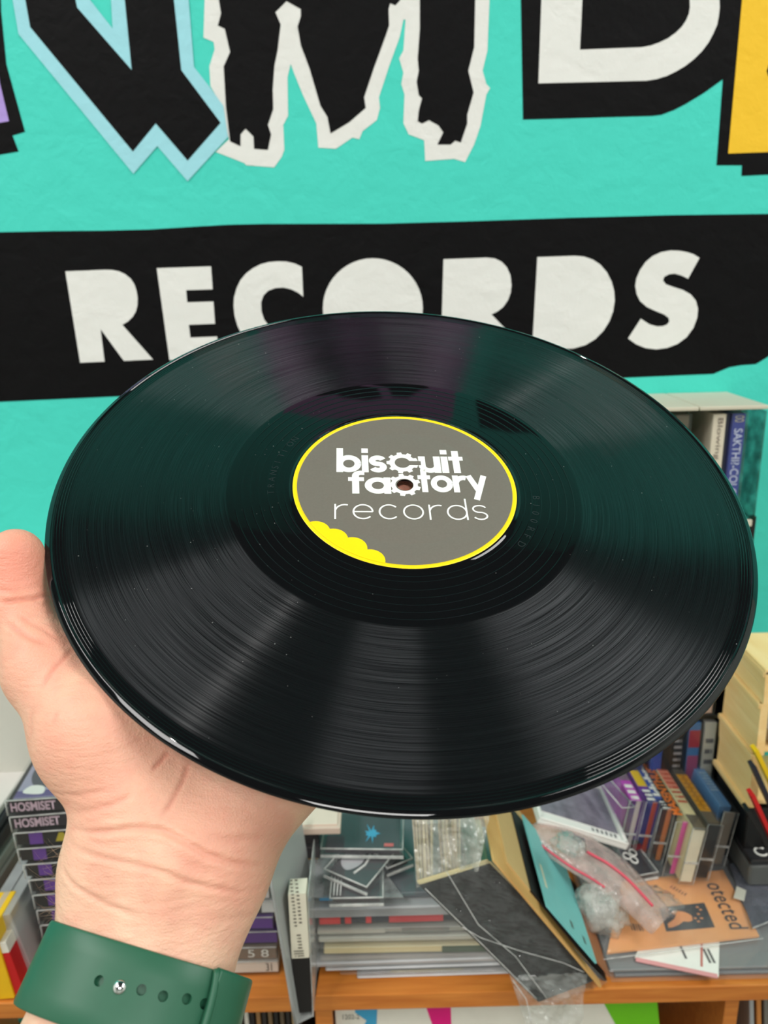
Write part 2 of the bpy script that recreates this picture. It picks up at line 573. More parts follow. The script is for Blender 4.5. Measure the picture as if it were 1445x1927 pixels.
def vinyl_material():
    m = bpy.data.materials.new('black_vinyl')
    m.use_nodes = True
    nt = m.node_tree
    N, L = nt.nodes, nt.links
    b = N['Principled BSDF']
    tc = N.new('ShaderNodeTexCoord')
    sep = N.new('ShaderNodeSeparateXYZ')
    L.new(tc.outputs['Object'], sep.inputs[0])
    comb = N.new('ShaderNodeCombineXYZ')
    L.new(sep.outputs[0], comb.inputs[0])
    L.new(sep.outputs[1], comb.inputs[1])
    ln = N.new('ShaderNodeVectorMath')
    ln.operation = 'LENGTH'
    L.new(comb.outputs[0], ln.inputs[0])
    r = ln.outputs['Value']

    def ramp(stops):
        rp = N.new('ShaderNodeValToRGB')
        mu = N.new('ShaderNodeMath')
        mu.operation = 'DIVIDE'
        mu.inputs[1].default_value = 0.1506
        L.new(r, mu.inputs[0])
        L.new(mu.outputs[0], rp.inputs[0])
        e = rp.color_ramp.elements
        while len(e) > 1:
            e.remove(e[-1])
        e[0].position, e[0].color = stops[0][0] / 150.6, (stops[0][1],) * 3 + (1,)
        for p, v in stops[1:]:
            q = e.new(p / 150.6)
            q.color = (v,) * 3 + (1,)
        return rp.outputs[0]

    groove = ramp([(0, 0), (77.6, 0), (78.2, 1), (105.6, 1), (105.9, 0.8), (107.6, 0.8), (107.9, 1), (126.0, 1), (142.6, 1), (143.2, 0), (150, 0)])
    # every groove has its own depth: noise along the radius only, a little wobble around
    an = N.new('ShaderNodeMath')
    an.operation = 'ARCTAN2'
    L.new(sep.outputs[1], an.inputs[0])
    L.new(sep.outputs[0], an.inputs[1])
    rs = N.new('ShaderNodeMath')
    rs.operation = 'MULTIPLY'
    rs.inputs[1].default_value = 3600.0
    L.new(r, rs.inputs[0])
    c2 = N.new('ShaderNodeCombineXYZ')
    L.new(rs.outputs[0], c2.inputs[0])
    am = N.new('ShaderNodeMath')
    am.operation = 'MULTIPLY'
    am.inputs[1].default_value = 1.6
    L.new(an.outputs[0], am.inputs[0])
    L.new(am.outputs[0], c2.inputs[1])
    ns = N.new('ShaderNodeTexNoise')
    ns.inputs['Scale'].default_value = 1.0
    ns.inputs['Detail'].default_value = 2.5
    ns.inputs['Roughness'].default_value = 0.7
    L.new(c2.outputs[0], ns.inputs['Vector'])
    gr = N.new('ShaderNodeMath')
    gr.operation = 'MULTIPLY'
    L.new(ns.outputs['Fac'], gr.inputs[0])
    L.new(groove, gr.inputs[1])
    bp = N.new('ShaderNodeBump')
    bp.inputs['Strength'].default_value = 0.07
    bp.inputs['Distance'].default_value = 0.0004
    L.new(gr.outputs[0], bp.inputs['Height'])
    # smooth gloss, and the grooves' wide radial scatter over it
    b.inputs['Base Color'].default_value = (0.004, 0.0042, 0.0048, 1)
    ro = N.new('ShaderNodeMapRange')
    L.new(groove, ro.inputs[0])
    ro.inputs[3].default_value, ro.inputs[4].default_value = 0.035, 0.06
    L.new(ro.outputs[0], b.inputs['Roughness'])
    L.new(bp.outputs[0], b.inputs['Normal'])
    b.inputs['Specular IOR Level'].default_value = 0.33
    tg = N.new('ShaderNodeTangent')
    tg.direction_type = 'RADIAL'
    tg.axis = 'Z'
    gl = N.new('ShaderNodeBsdfAnisotropic')
    gl.distribution = 'GGX'
    gl.inputs['Color'].default_value = (0.93, 0.95, 1.0, 1)
    gl.inputs['Roughness'].default_value = 0.36
    gl.inputs['Anisotropy'].default_value = 0.80
    L.new(tg.outputs[0], gl.inputs['Tangent'])
    lines = N.new('ShaderNodeMapRange')
    lines.inputs[1].default_value, lines.inputs[2].default_value = 0.38, 0.66
    lines.inputs[3].default_value, lines.inputs[4].default_value = 0.005, 0.052
    L.new(ns.outputs['Fac'], lines.inputs[0])
    fa = N.new('ShaderNodeMath')
    fa.operation = 'MULTIPLY'
    L.new(lines.outputs[0], fa.inputs[0])
    L.new(groove, fa.inputs[1])
    mx = N.new('ShaderNodeMixShader')
    L.new(fa.outputs[0], mx.inputs[0])
    L.new(b.outputs[0], mx.inputs[1])
    L.new(gl.outputs[0], mx.inputs[2])
    L.new(mx.outputs[0], N['Material Output'].inputs['Surface'])
    return m


M_VINYL = vinyl_material()
record = empty('vinyl_record', rec_c - rec_n * 0.0009, 'black vinyl record with a grey and yellow label held up on a hand', 'vinyl record', rot=rec_rot)


def lathe(name, prof, seg, mat, parent, closed=True):
    """profile (r, z) in millimetres turned about Z"""
    verts, faces = [], []
    m = len(prof)
    for s in range(seg):
        a = 2 * math.pi * s / seg
        ca, sa = math.cos(a), math.sin(a)
        for r_, z_ in prof:
            verts.append((r_ * ca * 0.001, r_ * sa * 0.001, z_ * 0.001))
    for s in range(seg):
        t = (s + 1) % seg
        for i in range(m if closed else m - 1):
            j = (i + 1) % m
            faces.append((s * m + i, s * m + j, t * m + j, t * m + i))
    return pydata(name, verts, faces, mat, parent, smooth=True)


prof = [(3.62, -0.8), (3.62, 0.6), (3.7, 0.75), (4.2, 0.78), (20, 0.78), (49.8, 0.78), (50.3, 0.7), (50.9, 0.3), (51.3, 0.25)]
for rr in (53.2, 56.0, 60.2, 64.0, 67.6, 71.2, 74.6):
    prof += [(rr - 0.4, 0.25), (rr - 0.09, 0.25), (rr - 0.03, 0.275), (rr + 0.03, 0.275), (rr + 0.09, 0.25), (rr + 0.4, 0.25)]
prof += [(77.4, 0.25), (77.9, 0.22), (90, 0.22), (105.6, 0.22), (107.8, 0.22), (125, 0.22), (142.4, 0.22), (142.9, 0.25)]
for rr in (143.8, 144.9, 146.0, 147.1):
    prof += [(rr - 0.35, 0.25), (rr - 0.10, 0.25), (rr - 0.03, 0.285), (rr + 0.03, 0.285), (rr + 0.10, 0.25), (rr + 0.35, 0.25)]
prof += [(147.5, 0.28), (147.8, 0.45), (148.0, 0.68), (148.15, 0.78), (148.35, 0.76), (148.6, 0.66), (149.3, 0.37), (149.9, 0.12), (150.25, -0.10), (150.5, -0.32), (150.6, -0.48), (150.5, -0.62),
         (149.9, -0.78), (149.2, -0.85), (148.2, -0.5), (147.5, -0.25), (90, -0.22), (51, -0.25), (50, -0.75), (20, -0.8)]
lathe('disc', prof, 420, M_VINYL, record)

M_LABEL = pmat('label_grey_paper', (110, 103, 94), rough=0.42, var=0.10, scale=900, bump=0.05, bump_scale=2500)
M_LYEL = pmat('label_yellow_ink', (255, 216, 0), rough=0.4, var=0.02)
M_LWHITE = pmat('label_white_ink', (240, 240, 234), rough=0.4, var=0.02)

lp = [(3.62, 0.80), (3.75, 0.90)]
for rr in (9, 15.5):
    lp.append((rr, 0.90))
lp += [(16.2, 0.86), (17.0, 0.90), (25, 0.90), (34.2, 0.90), (35.2, 0.80), (36.6, 0.78), (37.6, 0.90), (44, 0.90), (47.6, 0.90), (47.7, 0.89), (47.7, 0.80)]
label = lathe('label', lp, 160, M_LABEL, record, closed=False)
label['label'] = 'grey paper label with white lettering'
ring = lathe('label_border', [(47.5, 0.82), (47.5, 0.925), (48.6, 0.93), (49.25, 0.90), (49.4, 0.8)], 160, M_LYEL, label, closed=False)
ring['label'] = 'yellow border ring'
# yellow scalloped bite at the lower left of the label
for si, (cxp, cyp) in enumerate(((593.5, 1000.5), (627, 1015), (663, 1031.5), (696.5, 1055))):
    u0, v0 = rec_uv(cxp, cyp)
    rim = []
    for k in range(40):
        a = 2 * math.pi * k / 40
        x, y = u0 + 0.0061 * math.cos(a), v0 + 0.0061 * math.sin(a)
        d = math.hypot(x, y)
        if d > 0.0477:
            x, y = x * 0.0477 / d, y * 0.0477 / d
        rim.append((x, y, 0.00091 + 0.00001 * si))
    prism('label_scallop', [rim], (0, 0, 0.00003), M_LYEL, label)['label'] = 'yellow scallop'


def lab_rect(x0, y0, x1, y1):
    """pixel box on the label as u0, u1, v0 (bottom), v1 (top) of the record plane"""
    c = [rec_uv(x0, y1), rec_uv(x1, y1), rec_uv(x0, y0), rec_uv(x1, y0)]
    return (c[0][0] + c[2][0]) / 2, (c[1][0] + c[3][0]) / 2, (c[0][1] + c[1][1]) / 2, (c[2][1] + c[3][1]) / 2


def ribbon(pts, w):
    """flat stroke of width w along points"""
    p = np.array(pts, float)
    d = np.gradient(p, axis=0)
    d /= np.linalg.norm(d, axis=1)[:, None] + 1e-12
    n = np.c_[-d[:, 1], d[:, 0]] * w / 2
    v = [tuple(q) for q in p + n] + [tuple(q) for q in p - n]
    m = len(p)
    return v, [(i, i + 1, m + i + 1, m + i) for i in range(m - 1)]


def ell(cx, cy, rx_, ry_, a0, a1, n=24):
    return [(cx + rx_ * math.cos(math.radians(a0 + (a1 - a0) * i / n)), cy + ry_ * math.sin(math.radians(a0 + (a1 - a0) * i / n))) for i in range(n + 1)]


def glyph(ch, w):
    """geometric sans letter, x-height 1: list of strokes and its width"""
    h = w / 2
    rm = 0.5 - h
    bar = lambda x0, y0, x1, y1: ([(x0, y0), (x1, y0), (x1, y1), (x0, y1)], [(0, 1, 2, 3)])
    ringo = ribbon(ell(0.5, 0.5, rm, rm, 0, 360, 40), w)
    if ch == 'b':
        return [bar(0, 0, w, 1.42), ringo], 1.0
    if ch == 'd':
        return [bar(1 - w, 0, 1, 1.42), ringo], 1.0
    if ch == 'i':
        return [bar(0, 0, w, 1), bar(0, 1.14, w, 1.42)], w
    if ch == 's':
        q = (1 - w) / 4
        return [ribbon(ell(0.36, 0.5 + q, 0.36 - h, q, 22, 270) + ell(0.36, 0.5 - q, 0.36 - h, q, 90, -158)[1:], w)], 0.72
    if ch == 'u':
        r_ = (0.86 - w) / 2
        return [ribbon([(h, 1), (h, 0.8)] + ell(0.43, r_ + h, r_, r_, 180, 360) + [(0.86 - h, 0.8), (0.86 - h, 1)], w), bar(0.86 - w, 0, 0.86, 1)], 0.86
    if ch == 't':
        return [bar(0.15, 0, 0.15 + w, 1.36), bar(0, 1 - w * 0.9, 0.30 + w, 1)], 0.30 + w
    if ch == 'f':
        return [ribbon([(0.15 + h, 0), (0.15 + h, 1.0)] + ell(0.15 + h + 0.2, 1.08, 0.2, 0.2, 180, 90, 10) + [(0.36 + w, 1.28)], w), bar(0, 1 - w * 0.9, 0.34 + w, 1)], 0.36 + w
    if ch == 'a':
        return [bar(1 - w, 0, 1, 1), ringo], 1.0
    if ch == 'o':
        return [ringo], 1.0
    if ch == 'r':
        return [bar(0, 0, w, 1), ribbon(ell(0.5, 0.5, rm, rm, 165, 72, 14), w)], 0.62
    if ch == 'c':
        return [ribbon(ell(0.5, 0.5, rm, rm, 42, 318, 36), w)], 0.92
    if ch == 'e':
        return [ribbon(ell(0.5, 0.5, rm, rm, 0, 318, 36), w), bar(h, 0.5 - h, 1 - h, 0.5 + h)], 1.0
    if ch == 'y':
        return [ribbon([(h * 0.9, 1), (0.48, 0.12)], w), ribbon([(0.95 - h * 0.9, 1), (0.33, -0.42)], w)], 0.95
    return [], 0.4


def lab_text(s, box, w, gap):
    u0, u1, v0, v1 = lab_rect(*box)
    vs, fs, zl, x = [], [], [], 0.0
    for ch in s:
        st, adv = glyph(ch, w)
        for v, f in st:
            k = len(vs)
            zl += [len(fs) % 97 * 0.13] * len(v)
            vs += [(px + x, py) for px, py in v]
            fs += [tuple(i + k for i in q) for q in f]
        x += adv + gap
    a_ = np.array(vs)
    lo, hi = a_.min(0), a_.max(0)
    a_ = (a_ - lo) / (hi - lo) * np.array([u1 - u0, v1 - v0]) + np.array([u0, v0])
    zs = np.array(zl)
    o = pydata('label_lettering', [(p[0], p[1], 0.00095 + 0.000006 * q) for p, q in zip(a_, zs)], fs, M_LWHITE, label, fix=False)
    o['label'] = 'white lettering reading ' + s


lab_text('bis', (633, 844, 727, 889), 0.27, 0.02)
lab_text('uit', (787, 847, 871, 890), 0.27, 0.03)
lab_text('fa', (655, 886, 735, 929), 0.27, 0.0)
lab_text('tory', (787, 884, 918, 942), 0.27, 0.0)
lab_text('records', (629, 938, 916, 978), 0.085, 0.24)


def gear(cxp, cyp, r_out, r_in, teeth, hole, mouth=None):
    u0, v0 = rec_uv(cxp, cyp)
    outl = []
    for k in range(teeth):
        for fr, rr in ((-0.30, r_in), (-0.20, r_out), (0.20, r_out), (0.30, r_in)):
            a = 2 * math.pi * (k + 0.5 + fr) / teeth
            outl.append((u0 + rr * math.cos(a), v0 + rr * math.sin(a), 0.00093))
    hl = [(u0 + hole * math.cos(a), v0 + hole * math.sin(a), 0.00093) for a in (2 * math.pi * k / 36 for k in range(36))]
    prism('label_gear', [outl, hl], (0, 0, 0.00004), M_LWHITE, label)


gear(757, 871, 0.0073, 0.0060, 9, 0.0035)
u0, v0 = rec_uv(772, 871)
prism('label_gear_mouth', [[(u0 - 0.0015, v0 - 0.0016, 0.00094), (u0 + 0.0048, v0 - 0.0016, 0.00094), (u0 + 0.0048, v0 + 0.0012, 0.00094),
                            (u0 - 0.0015, v0 + 0.0012, 0.00094)]], (0, 0, 0.00005), M_LABEL, label)
gear(761, 912.5, 0.0073, 0.0060, 9, 0.0040)

# faint lettering pressed into the run-out
M_ETCH = pmat('pressed_vinyl', (40, 42, 44), rough=0.35, var=0.1)


def etched(s, a0, step, rad, size):
    for i, ch in enumerate(s):
        if ch == ' ':
            continue
        a = a0 + step * i
        me = text_mesh('t', ch, -0.02)
        co = np.empty(len(me.vertices) * 3)
        me.vertices.foreach_get('co', co)
        co = co.reshape(-1, 3)
        x = (co[:, 0] - 0.3) * size
        y = co[:, 1] * size
        t = a - math.pi / 2
        X = rad * math.cos(a) + x * math.cos(t) - y * math.sin(t)
        Y = rad * math.sin(a) + x * math.sin(t) + y * math.cos(t)
        yield np.c_[X, Y, np.full(len(X), 0.000265)], [tuple(p.vertices) for p in me.polygons]


def etched_part(s, px, py, step, size):
    u0, v0 = rec_uv(px, py)
    vs, fs, k = [], [], 0
    for v, f in etched(s, math.atan2(v0, u0), step, math.hypot(u0, v0), size):
        vs += v.tolist()
        fs += [tuple(i + k for i in q) for q in f]
        k += len(v)
    pydata('etched_lettering', vs, fs, M_ETCH, record, fix=False)


etched_part('TRANSITION', 516, 924, -math.radians(4.1), 0.0045)
etched_part('DFR001B', 976, 1018, math.radians(5.0), 0.0045)


# specks of dust on the vinyl
dv_, df_ = [], []
for i in range(170):
    rr, aa = random.uniform(0.053, 0.147), random.uniform(0, 2 * math.pi)
    sz = random.choice((0.00008, 0.0001, 0.00012, 0.00018))
    k = len(dv_)
    cx_, cy_ = rr * math.cos(aa), rr * math.sin(aa)
    dv_ += [(cx_ - sz, cy_, 0.0003), (cx_, cy_ - sz, 0.0003), (cx_ + sz * random.uniform(0.8, 2.0), cy_, 0.0003), (cx_, cy_ + sz, 0.0003), (cx_, cy_, 0.0003 + sz)]
    df_ += [(k, k + 1, k + 4), (k + 1, k + 2, k + 4), (k + 2, k + 3, k + 4), (k + 3, k, k + 4)]
tag(pydata('dust', dv_, df_, pmat('dust_specks', (170, 170, 168), rough=0.8), record, fix=False), kind='stuff')


# letters high on the wall that the record mirrors
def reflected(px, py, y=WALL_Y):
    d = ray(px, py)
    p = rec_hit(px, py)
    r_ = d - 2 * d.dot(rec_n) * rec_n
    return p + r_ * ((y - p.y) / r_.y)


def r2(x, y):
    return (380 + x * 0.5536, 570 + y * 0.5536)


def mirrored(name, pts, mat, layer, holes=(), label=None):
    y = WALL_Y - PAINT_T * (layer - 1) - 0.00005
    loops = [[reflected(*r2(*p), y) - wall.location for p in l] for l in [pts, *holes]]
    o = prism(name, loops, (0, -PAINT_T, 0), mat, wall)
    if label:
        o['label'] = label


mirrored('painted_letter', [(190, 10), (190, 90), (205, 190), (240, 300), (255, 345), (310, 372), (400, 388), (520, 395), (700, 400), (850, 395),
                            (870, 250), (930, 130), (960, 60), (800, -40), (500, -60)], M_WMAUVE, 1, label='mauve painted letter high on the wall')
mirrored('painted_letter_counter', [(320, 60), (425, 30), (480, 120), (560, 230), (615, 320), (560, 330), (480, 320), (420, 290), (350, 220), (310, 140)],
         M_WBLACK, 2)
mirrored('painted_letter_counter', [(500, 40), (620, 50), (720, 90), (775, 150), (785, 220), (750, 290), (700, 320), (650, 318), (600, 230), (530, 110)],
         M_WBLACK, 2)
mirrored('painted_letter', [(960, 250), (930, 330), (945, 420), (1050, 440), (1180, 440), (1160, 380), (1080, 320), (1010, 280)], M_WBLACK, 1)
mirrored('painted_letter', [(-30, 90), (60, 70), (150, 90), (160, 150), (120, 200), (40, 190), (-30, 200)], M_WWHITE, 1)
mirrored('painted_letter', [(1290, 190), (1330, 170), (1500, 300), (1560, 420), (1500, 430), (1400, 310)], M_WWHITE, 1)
# ================================================================ the hand
def K(px, py, z):
    """pixel and depth (mm) to camera millimetres"""
    return np.array([(px - CX) * z / FPX, (py - CY) * z / FPX, z])


def seg_d(P, a, b, ra, rb):
    ba = b - a
    t = np.clip(((P - a) @ ba) / (ba @ ba), 0, 1)
    d = P - a - t[..., None] * ba
    return np.sqrt((d * d).sum(-1)) - (ra + (rb - ra) * t)


def smin(a, b, k):
    h = np.maximum(k - np.abs(a - b), 0) / k
    return np.minimum(a, b) - h * h * k * 0.25


# hand frame: origin at the wrist, V to the thumb side, U to the fingers, Wn out of the palm
HW = K(305, 1640, 268)
HF = REC_C + np.array([0.3, -0.4, 13.0])
HU = (HF - HW) / np.linalg.norm(HF - HW)
HP = REC_N - (REC_N @ HU) * HU
HP = HP / np.linalg.norm(HP)
HV = np.cross(HP, HU)
if HV[0] > 0:
    HV = -HV
FA = np.array([-0.30, 1.0, -0.62])           # forearm runs down and towards the viewer
FA = FA / np.linalg.norm(FA)


def hl(x, y, z):
    return HW + HV * x + HU * y + HP * z


e1 = np.array([1.0, 0.0, 0.0])
e1 = e1 - (e1 @ FA) * FA
e1 = e1 / np.linalg.norm(e1)                # across the wrist, to the right
e2 = np.cross(FA, e1)
if e2[2] > 0:
    e2 = -e2                                # towards the viewer
BAND_C = K(254, 1864, 254)                  # centre of the wrist under the watch strap


def hand_sdf(P):
    # forearm and wrist: two tapering rods side by side, flattened
    fa0 = BAND_C
    d = None
    lft0, lft1 = fa0 - e1 * 11.5 - e2 * 1.5, fa0 - e1 * 14 + FA * 75
    rgt0, rgt1 = fa0 + e1 * 11.5 - e2 * 1.5, fa0 + e1 * 15 + FA * 75
    wl = K(212, 1668, 268)
    wr = K(393, 1668, 268)
    arm = smin(seg_d(P, lft0, lft1, 17.8, 22), seg_d(P, rgt0, rgt1, 17.8, 22), 16)
    arm = smin(arm, smin(seg_d(P, wl, lft0, 16.4, 17.8), seg_d(P, wr, rgt0, 16.4, 17.8), 16), 6)
    arm = smin(arm, seg_d(P, (wl + wr) / 2, fa0 - e2 * 1.5, 16.5, 17.6), 8)
    # palm body
    palm = seg_d(P, K(240, 1600, 272), hl(24, 92, -2), 16, 12.5)
    palm = smin(palm, seg_d(P, K(330, 1600, 271), hl(6, 94, -2), 17, 12.5), 14)
    palm = smin(palm, seg_d(P, K(395, 1600, 273), hl(-13, 88, -2), 16, 12), 14)
    palm = smin(palm, seg_d(P, K(400, 1595, 275), hl(-30, 78, -1), 14, 11.5), 14)
    # heel of the hand on the little-finger side, ball of the thumb
    palm = smin(palm, seg_d(P, K(408, 1560, 271), hl(-22, 55, 2), 14, 14), 12)
    cmc, thn, mcp, ip, tip = K(256, 1502, 273), K(186, 1382, 281), K(84, 1262, 291), K(37, 1138, 304), K(29, 1048, 307)
    palm = smin(palm, seg_d(P, cmc, thn, 18.2, 18.8), 16)
    palm = smin(palm, seg_d(P, thn, hl(16, 62, 4), 17, 12), 16)
    thumb = smin(seg_d(P, thn, mcp, 19.3, 13.6), seg_d(P, mcp, ip, 13.4, 11.0), 8)
    thumb = smin(thumb, seg_d(P, ip, tip, 11.3, 11.2), 4)
    d = smin(arm, palm, 18)
    d = smin(d, thumb, 9)
    # fingers under the record
    fingers = [((25, 94, -1), (29, 139, -6), (29, 163, -5), (28, 183, -2), 9.6, 7.6),
               ((6, 97, -1), (7, 144, -5), (3, 167, -3), (0, 188, -2.4), 9.6, 7.4),
               ((-13, 91, -1), (-15, 132, -8), (-17, 157, -7), (-18, 176, -1), 9.2, 7.4),
               ((-30, 80, -1), (-38, 112, -8), (-41, 131, -8), (-42, 148, -3), 8.2, 6.6)]
    for a, b, c, e, r0, r1 in fingers:
        q = [hl(*a), hl(*b), hl(*c), hl(*e)]
        f = smin(seg_d(P, q[0], q[1], r0 + 0.6, r0), seg_d(P, q[1], q[2], r0, (r0 + r1) / 2), 2.5)
        f = smin(f, seg_d(P, q[2], q[3], (r0 + r1) / 2, r1), 2.5)
        d = smin(d, f, 5)
    return d


def surface_nets(D, org, h):
    ins = D < 0
    cs = [(i, j, k) for i in (0, 1) for j in (0, 1) for k in (0, 1)]
    n = np.array(D.shape) - 1
    sl = lambda c: tuple(slice(c[q], c[q] + n[q]) for q in range(3))
    cnt = sum(ins[sl(c)].astype(np.int8) for c in cs)
    mask = (cnt > 0) & (cnt < 8)
    I = np.argwhere(mask)
    idx = np.full(mask.shape, -1, np.int32)
    idx[mask] = np.arange(len(I))
    acc = np.zeros((len(I), 3))
    num = np.zeros(len(I))
    val = {c: D[I[:, 0] + c[0], I[:, 1] + c[1], I[:, 2] + c[2]] for c in cs}
    for a in cs:
        for ax in range(3):
            if a[ax] == 0:
                b = list(a)
                b[ax] = 1
                b = tuple(b)
                va, vb = val[a], val[b]
                cr = (va < 0) != (vb < 0)
                t = np.where(cr, va / np.where(cr, va - vb, 1), 0)
                p = np.array(a, float)[None, :].repeat(len(I), 0)
                p[:, ax] += t
                acc += np.where(cr[:, None], p, 0)
                num += cr
    V = (I + acc / num[:, None]) * h + org
    faces = []
    for ax in range(3):
        o1, o2 = [q for q in range(3) if q != ax]
        s0 = [slice(1, -1)] * 3
        s0[ax] = slice(0, -1)
        s1 = list(s0)
        s1[ax] = slice(1, None)
        A, B = ins[tuple(s0)], ins[tuple(s1)]
        E = np.argwhere(A != B)
        g = E.copy()
        g[:, o1] += 1
        g[:, o2] += 1
        flip = A[tuple(E.T)]
        quad = []
        for d1, d2 in ((-1, -1), (0, -1), (0, 0), (-1, 0)):
            q = g.copy()
            q[:, o1] += d1
            q[:, o2] += d2
            quad.append(idx[q[:, 0], q[:, 1], q[:, 2]])
        Q = np.stack(quad, 1)
        if ax == 1:
            flip = ~flip
        Q[~flip] = Q[~flip][:, ::-1]
        faces.append(Q)
    return V, np.concatenate(faces)


HSTEP = 1.6
glo, ghi = np.array([-185.0, -25.0, 175.0]), np.array([60.0, 262.0, 385.0])
NB = 5
dims = (np.ceil((ghi - glo) / HSTEP / NB).astype(int)) * NB
nb = dims // NB
cc = np.stack(np.meshgrid(*[glo[q] + HSTEP * (NB * np.arange(nb[q]) + (NB - 1) / 2) for q in range(3)], indexing='ij'), -1)
Dc = hand_sdf(cc)
Dg = np.repeat(np.repeat(np.repeat(Dc, NB, 0), NB, 1), NB, 2).astype(np.float32)
near = np.argwhere(np.abs(Dc) < HSTEP * NB * 1.6)
loc = np.stack(np.meshgrid(*[np.arange(NB)] * 3, indexing='ij'), -1).reshape(-1, 3)
for c0 in range(0, len(near), 2000):
    ii = (near[c0:c0 + 2000, None, :] * NB + loc[None]).reshape(-1, 3)
    Dg[ii[:, 0], ii[:, 1], ii[:, 2]] = hand_sdf(ii * HSTEP + glo)
HVt, HQ = surface_nets(Dg, glo, HSTEP)
del Dg
# keep the forearm open end away from the grid border by capping with the border itself
hand_me = bpy.data.meshes.new('hand')
hand_me.from_pydata([tuple(cam2w(v) - cam2w(HW)) for v in HVt], [], HQ.tolist())
hand_me.update()
hb = bmesh.new()
hb.from_mesh(hand_me)
for _ in range(3):
    bmesh.ops.smooth_vert(hb, verts=hb.verts, factor=0.5, use_axis_x=True, use_axis_y=True, use_axis_z=True)
bmesh.ops.recalc_face_normals(hb, faces=hb.faces)
hb.to_mesh(hand_me)
hb.free()
tmp = bpy.data.objects.new('tmp', hand_me)
COL.objects.link(tmp)
sm = tmp.modifiers.new('s', 'SUBSURF')
sm.levels = 1
bpy.context.view_layer.update()
fine = bpy.data.meshes.new_from_object(tmp.evaluated_get(bpy.context.evaluated_depsgraph_get()))
bpy.data.objects.remove(tmp)
hand_org = cam2w(HW)
nv = len(fine.vertices)
co = np.empty(nv * 3)
fine.vertices.foreach_get('co', co)
co = co.reshape(-1, 3)
no = np.empty(nv * 3)
fine.vertices.foreach_get('normal', no)
no = no.reshape(-1, 3)
bvh = BVHTree.FromPolygons([Vector(c) for c in co], [tuple(p.vertices) for p in fine.polygons])


def skin_pt(px, py):
    d = ray(px, py).normalized()
    h = bvh.ray_cast(EYE - hand_org, d)
    return None if h[0] is None else np.array(h[0])


# skin folds: polyline in pixels, depth and half width in mm, redness
FOLDS = [
    ([(120, 1550), (140, 1560), (165, 1566), (200, 1565), (240, 1560), (275, 1559), (305, 1562), (330, 1574), (359, 1590), (389, 1608), (420, 1619), (445, 1626), (470, 1628), (500, 1629)], 0.75, 0.9, 0.55),
    ([(118, 1572), (132, 1588), (150, 1601), (172, 1609), (195, 1616), (225, 1622), (254, 1628), (285, 1634), (314, 1642), (340, 1655), (375, 1666), (415, 1674), (450, 1680), (492, 1668)], 0.5, 0.8, 0.4),
    ([(117, 1630), (126, 1650), (140, 1667), (162, 1682), (185, 1694), (210, 1706), (235, 1715), (258, 1722)], 0.55, 0.8, 0.4),
    ([(95, 1512), (110, 1523), (135, 1529), (165, 1527), (190, 1521), (212, 1514), (232, 1505), (250, 1494)], 0.4, 1.0, 0.35),
    ([(356, 1430), (350, 1452), (344, 1470), (333, 1490), (322, 1510), (305, 1535)], 0.3, 0.8, 1.2),
    ([(318, 1412), (305, 1430), (295, 1440), (286, 1450)], 0.25, 0.7, 1.4),
    ([(-30, 1134), (0, 1133), (20, 1132), (41, 1129), (65, 1126), (95, 1120)], 0.8, 0.9, 1.0),
    ([(-20, 1108), (10, 1112), (40, 1113)], 0.25, 0.8, 0.4),
    ([(137, 1222), (120, 1240), (104, 1256), (92, 1272), (78, 1294)], 0.35, 0.8, 1.0),
    ([(10, 1172), (35, 1188), (60, 1203), (90, 1214)], 0.35, 0.9, 0.8),
    ([(35, 1158), (60, 1175), (85, 1187), (110, 1205)], 0.25, 0.8, 0.7),
    ([(100, 1490), (140, 1497), (175, 1492), (210, 1483)], 0.25, 0.9, 0.3),
    ([(395, 1572), (430, 1580), (460, 1578), (500, 1575)], 0.3, 1.2, 0.5),
    ([(300, 1600), (330, 1612), (365, 1630), (400, 1642)], 0.2, 1.2, 0.3),
    ([(390, 1725), (420, 1730), (450, 1726), (478, 1720)], 0.2, 1.2, 0.3),
    ([(62, 1330), (58, 1352), (60, 1380), (56, 1395)], 0.15, 1.2, 0.4),
    ([(108, 1338), (104, 1352), (100, 1360)], 0.12, 0.8, 0.6),
]
red = np.zeros(nv)
for pts, dep, wid, rd in FOLDS:
    q = [skin_pt(*p) for p in pts]
    q = [p for p in q if p is not None]
    if len(q) < 2:
        continue
    best = np.full(nv, 1e9)
    tt = np.zeros(nv)
    m = len(q) - 1
    for i in range(m):
        a, b_ = q[i], q[i + 1]
        ba = b_ - a
        if np.linalg.norm(ba) > 0.03 or np.linalg.norm(ba) < 1e-6:
            continue
        t = np.clip(((co - a) @ ba) / (ba @ ba), 0, 1)
        dd = np.linalg.norm(co - a - t[:, None] * ba, axis=1)
        up_ = dd < best
        best = np.where(up_, dd, best)
        tt = np.where(up_, (i + t) / m, tt)
    s = best * 1000 / wid
    fade = np.clip(np.minimum(tt, 1 - tt) * 5 + 0.25, 0, 1)
    disp = (-dep * np.exp(-s * s) + 0.28 * dep * np.exp(-((s - 2.3) ** 2))) * fade
    co = co + no * (disp * 0.001)[:, None]
    red = np.maximum(red, rd * 0.5 * np.exp(-(s / 1.3) ** 2) * fade)
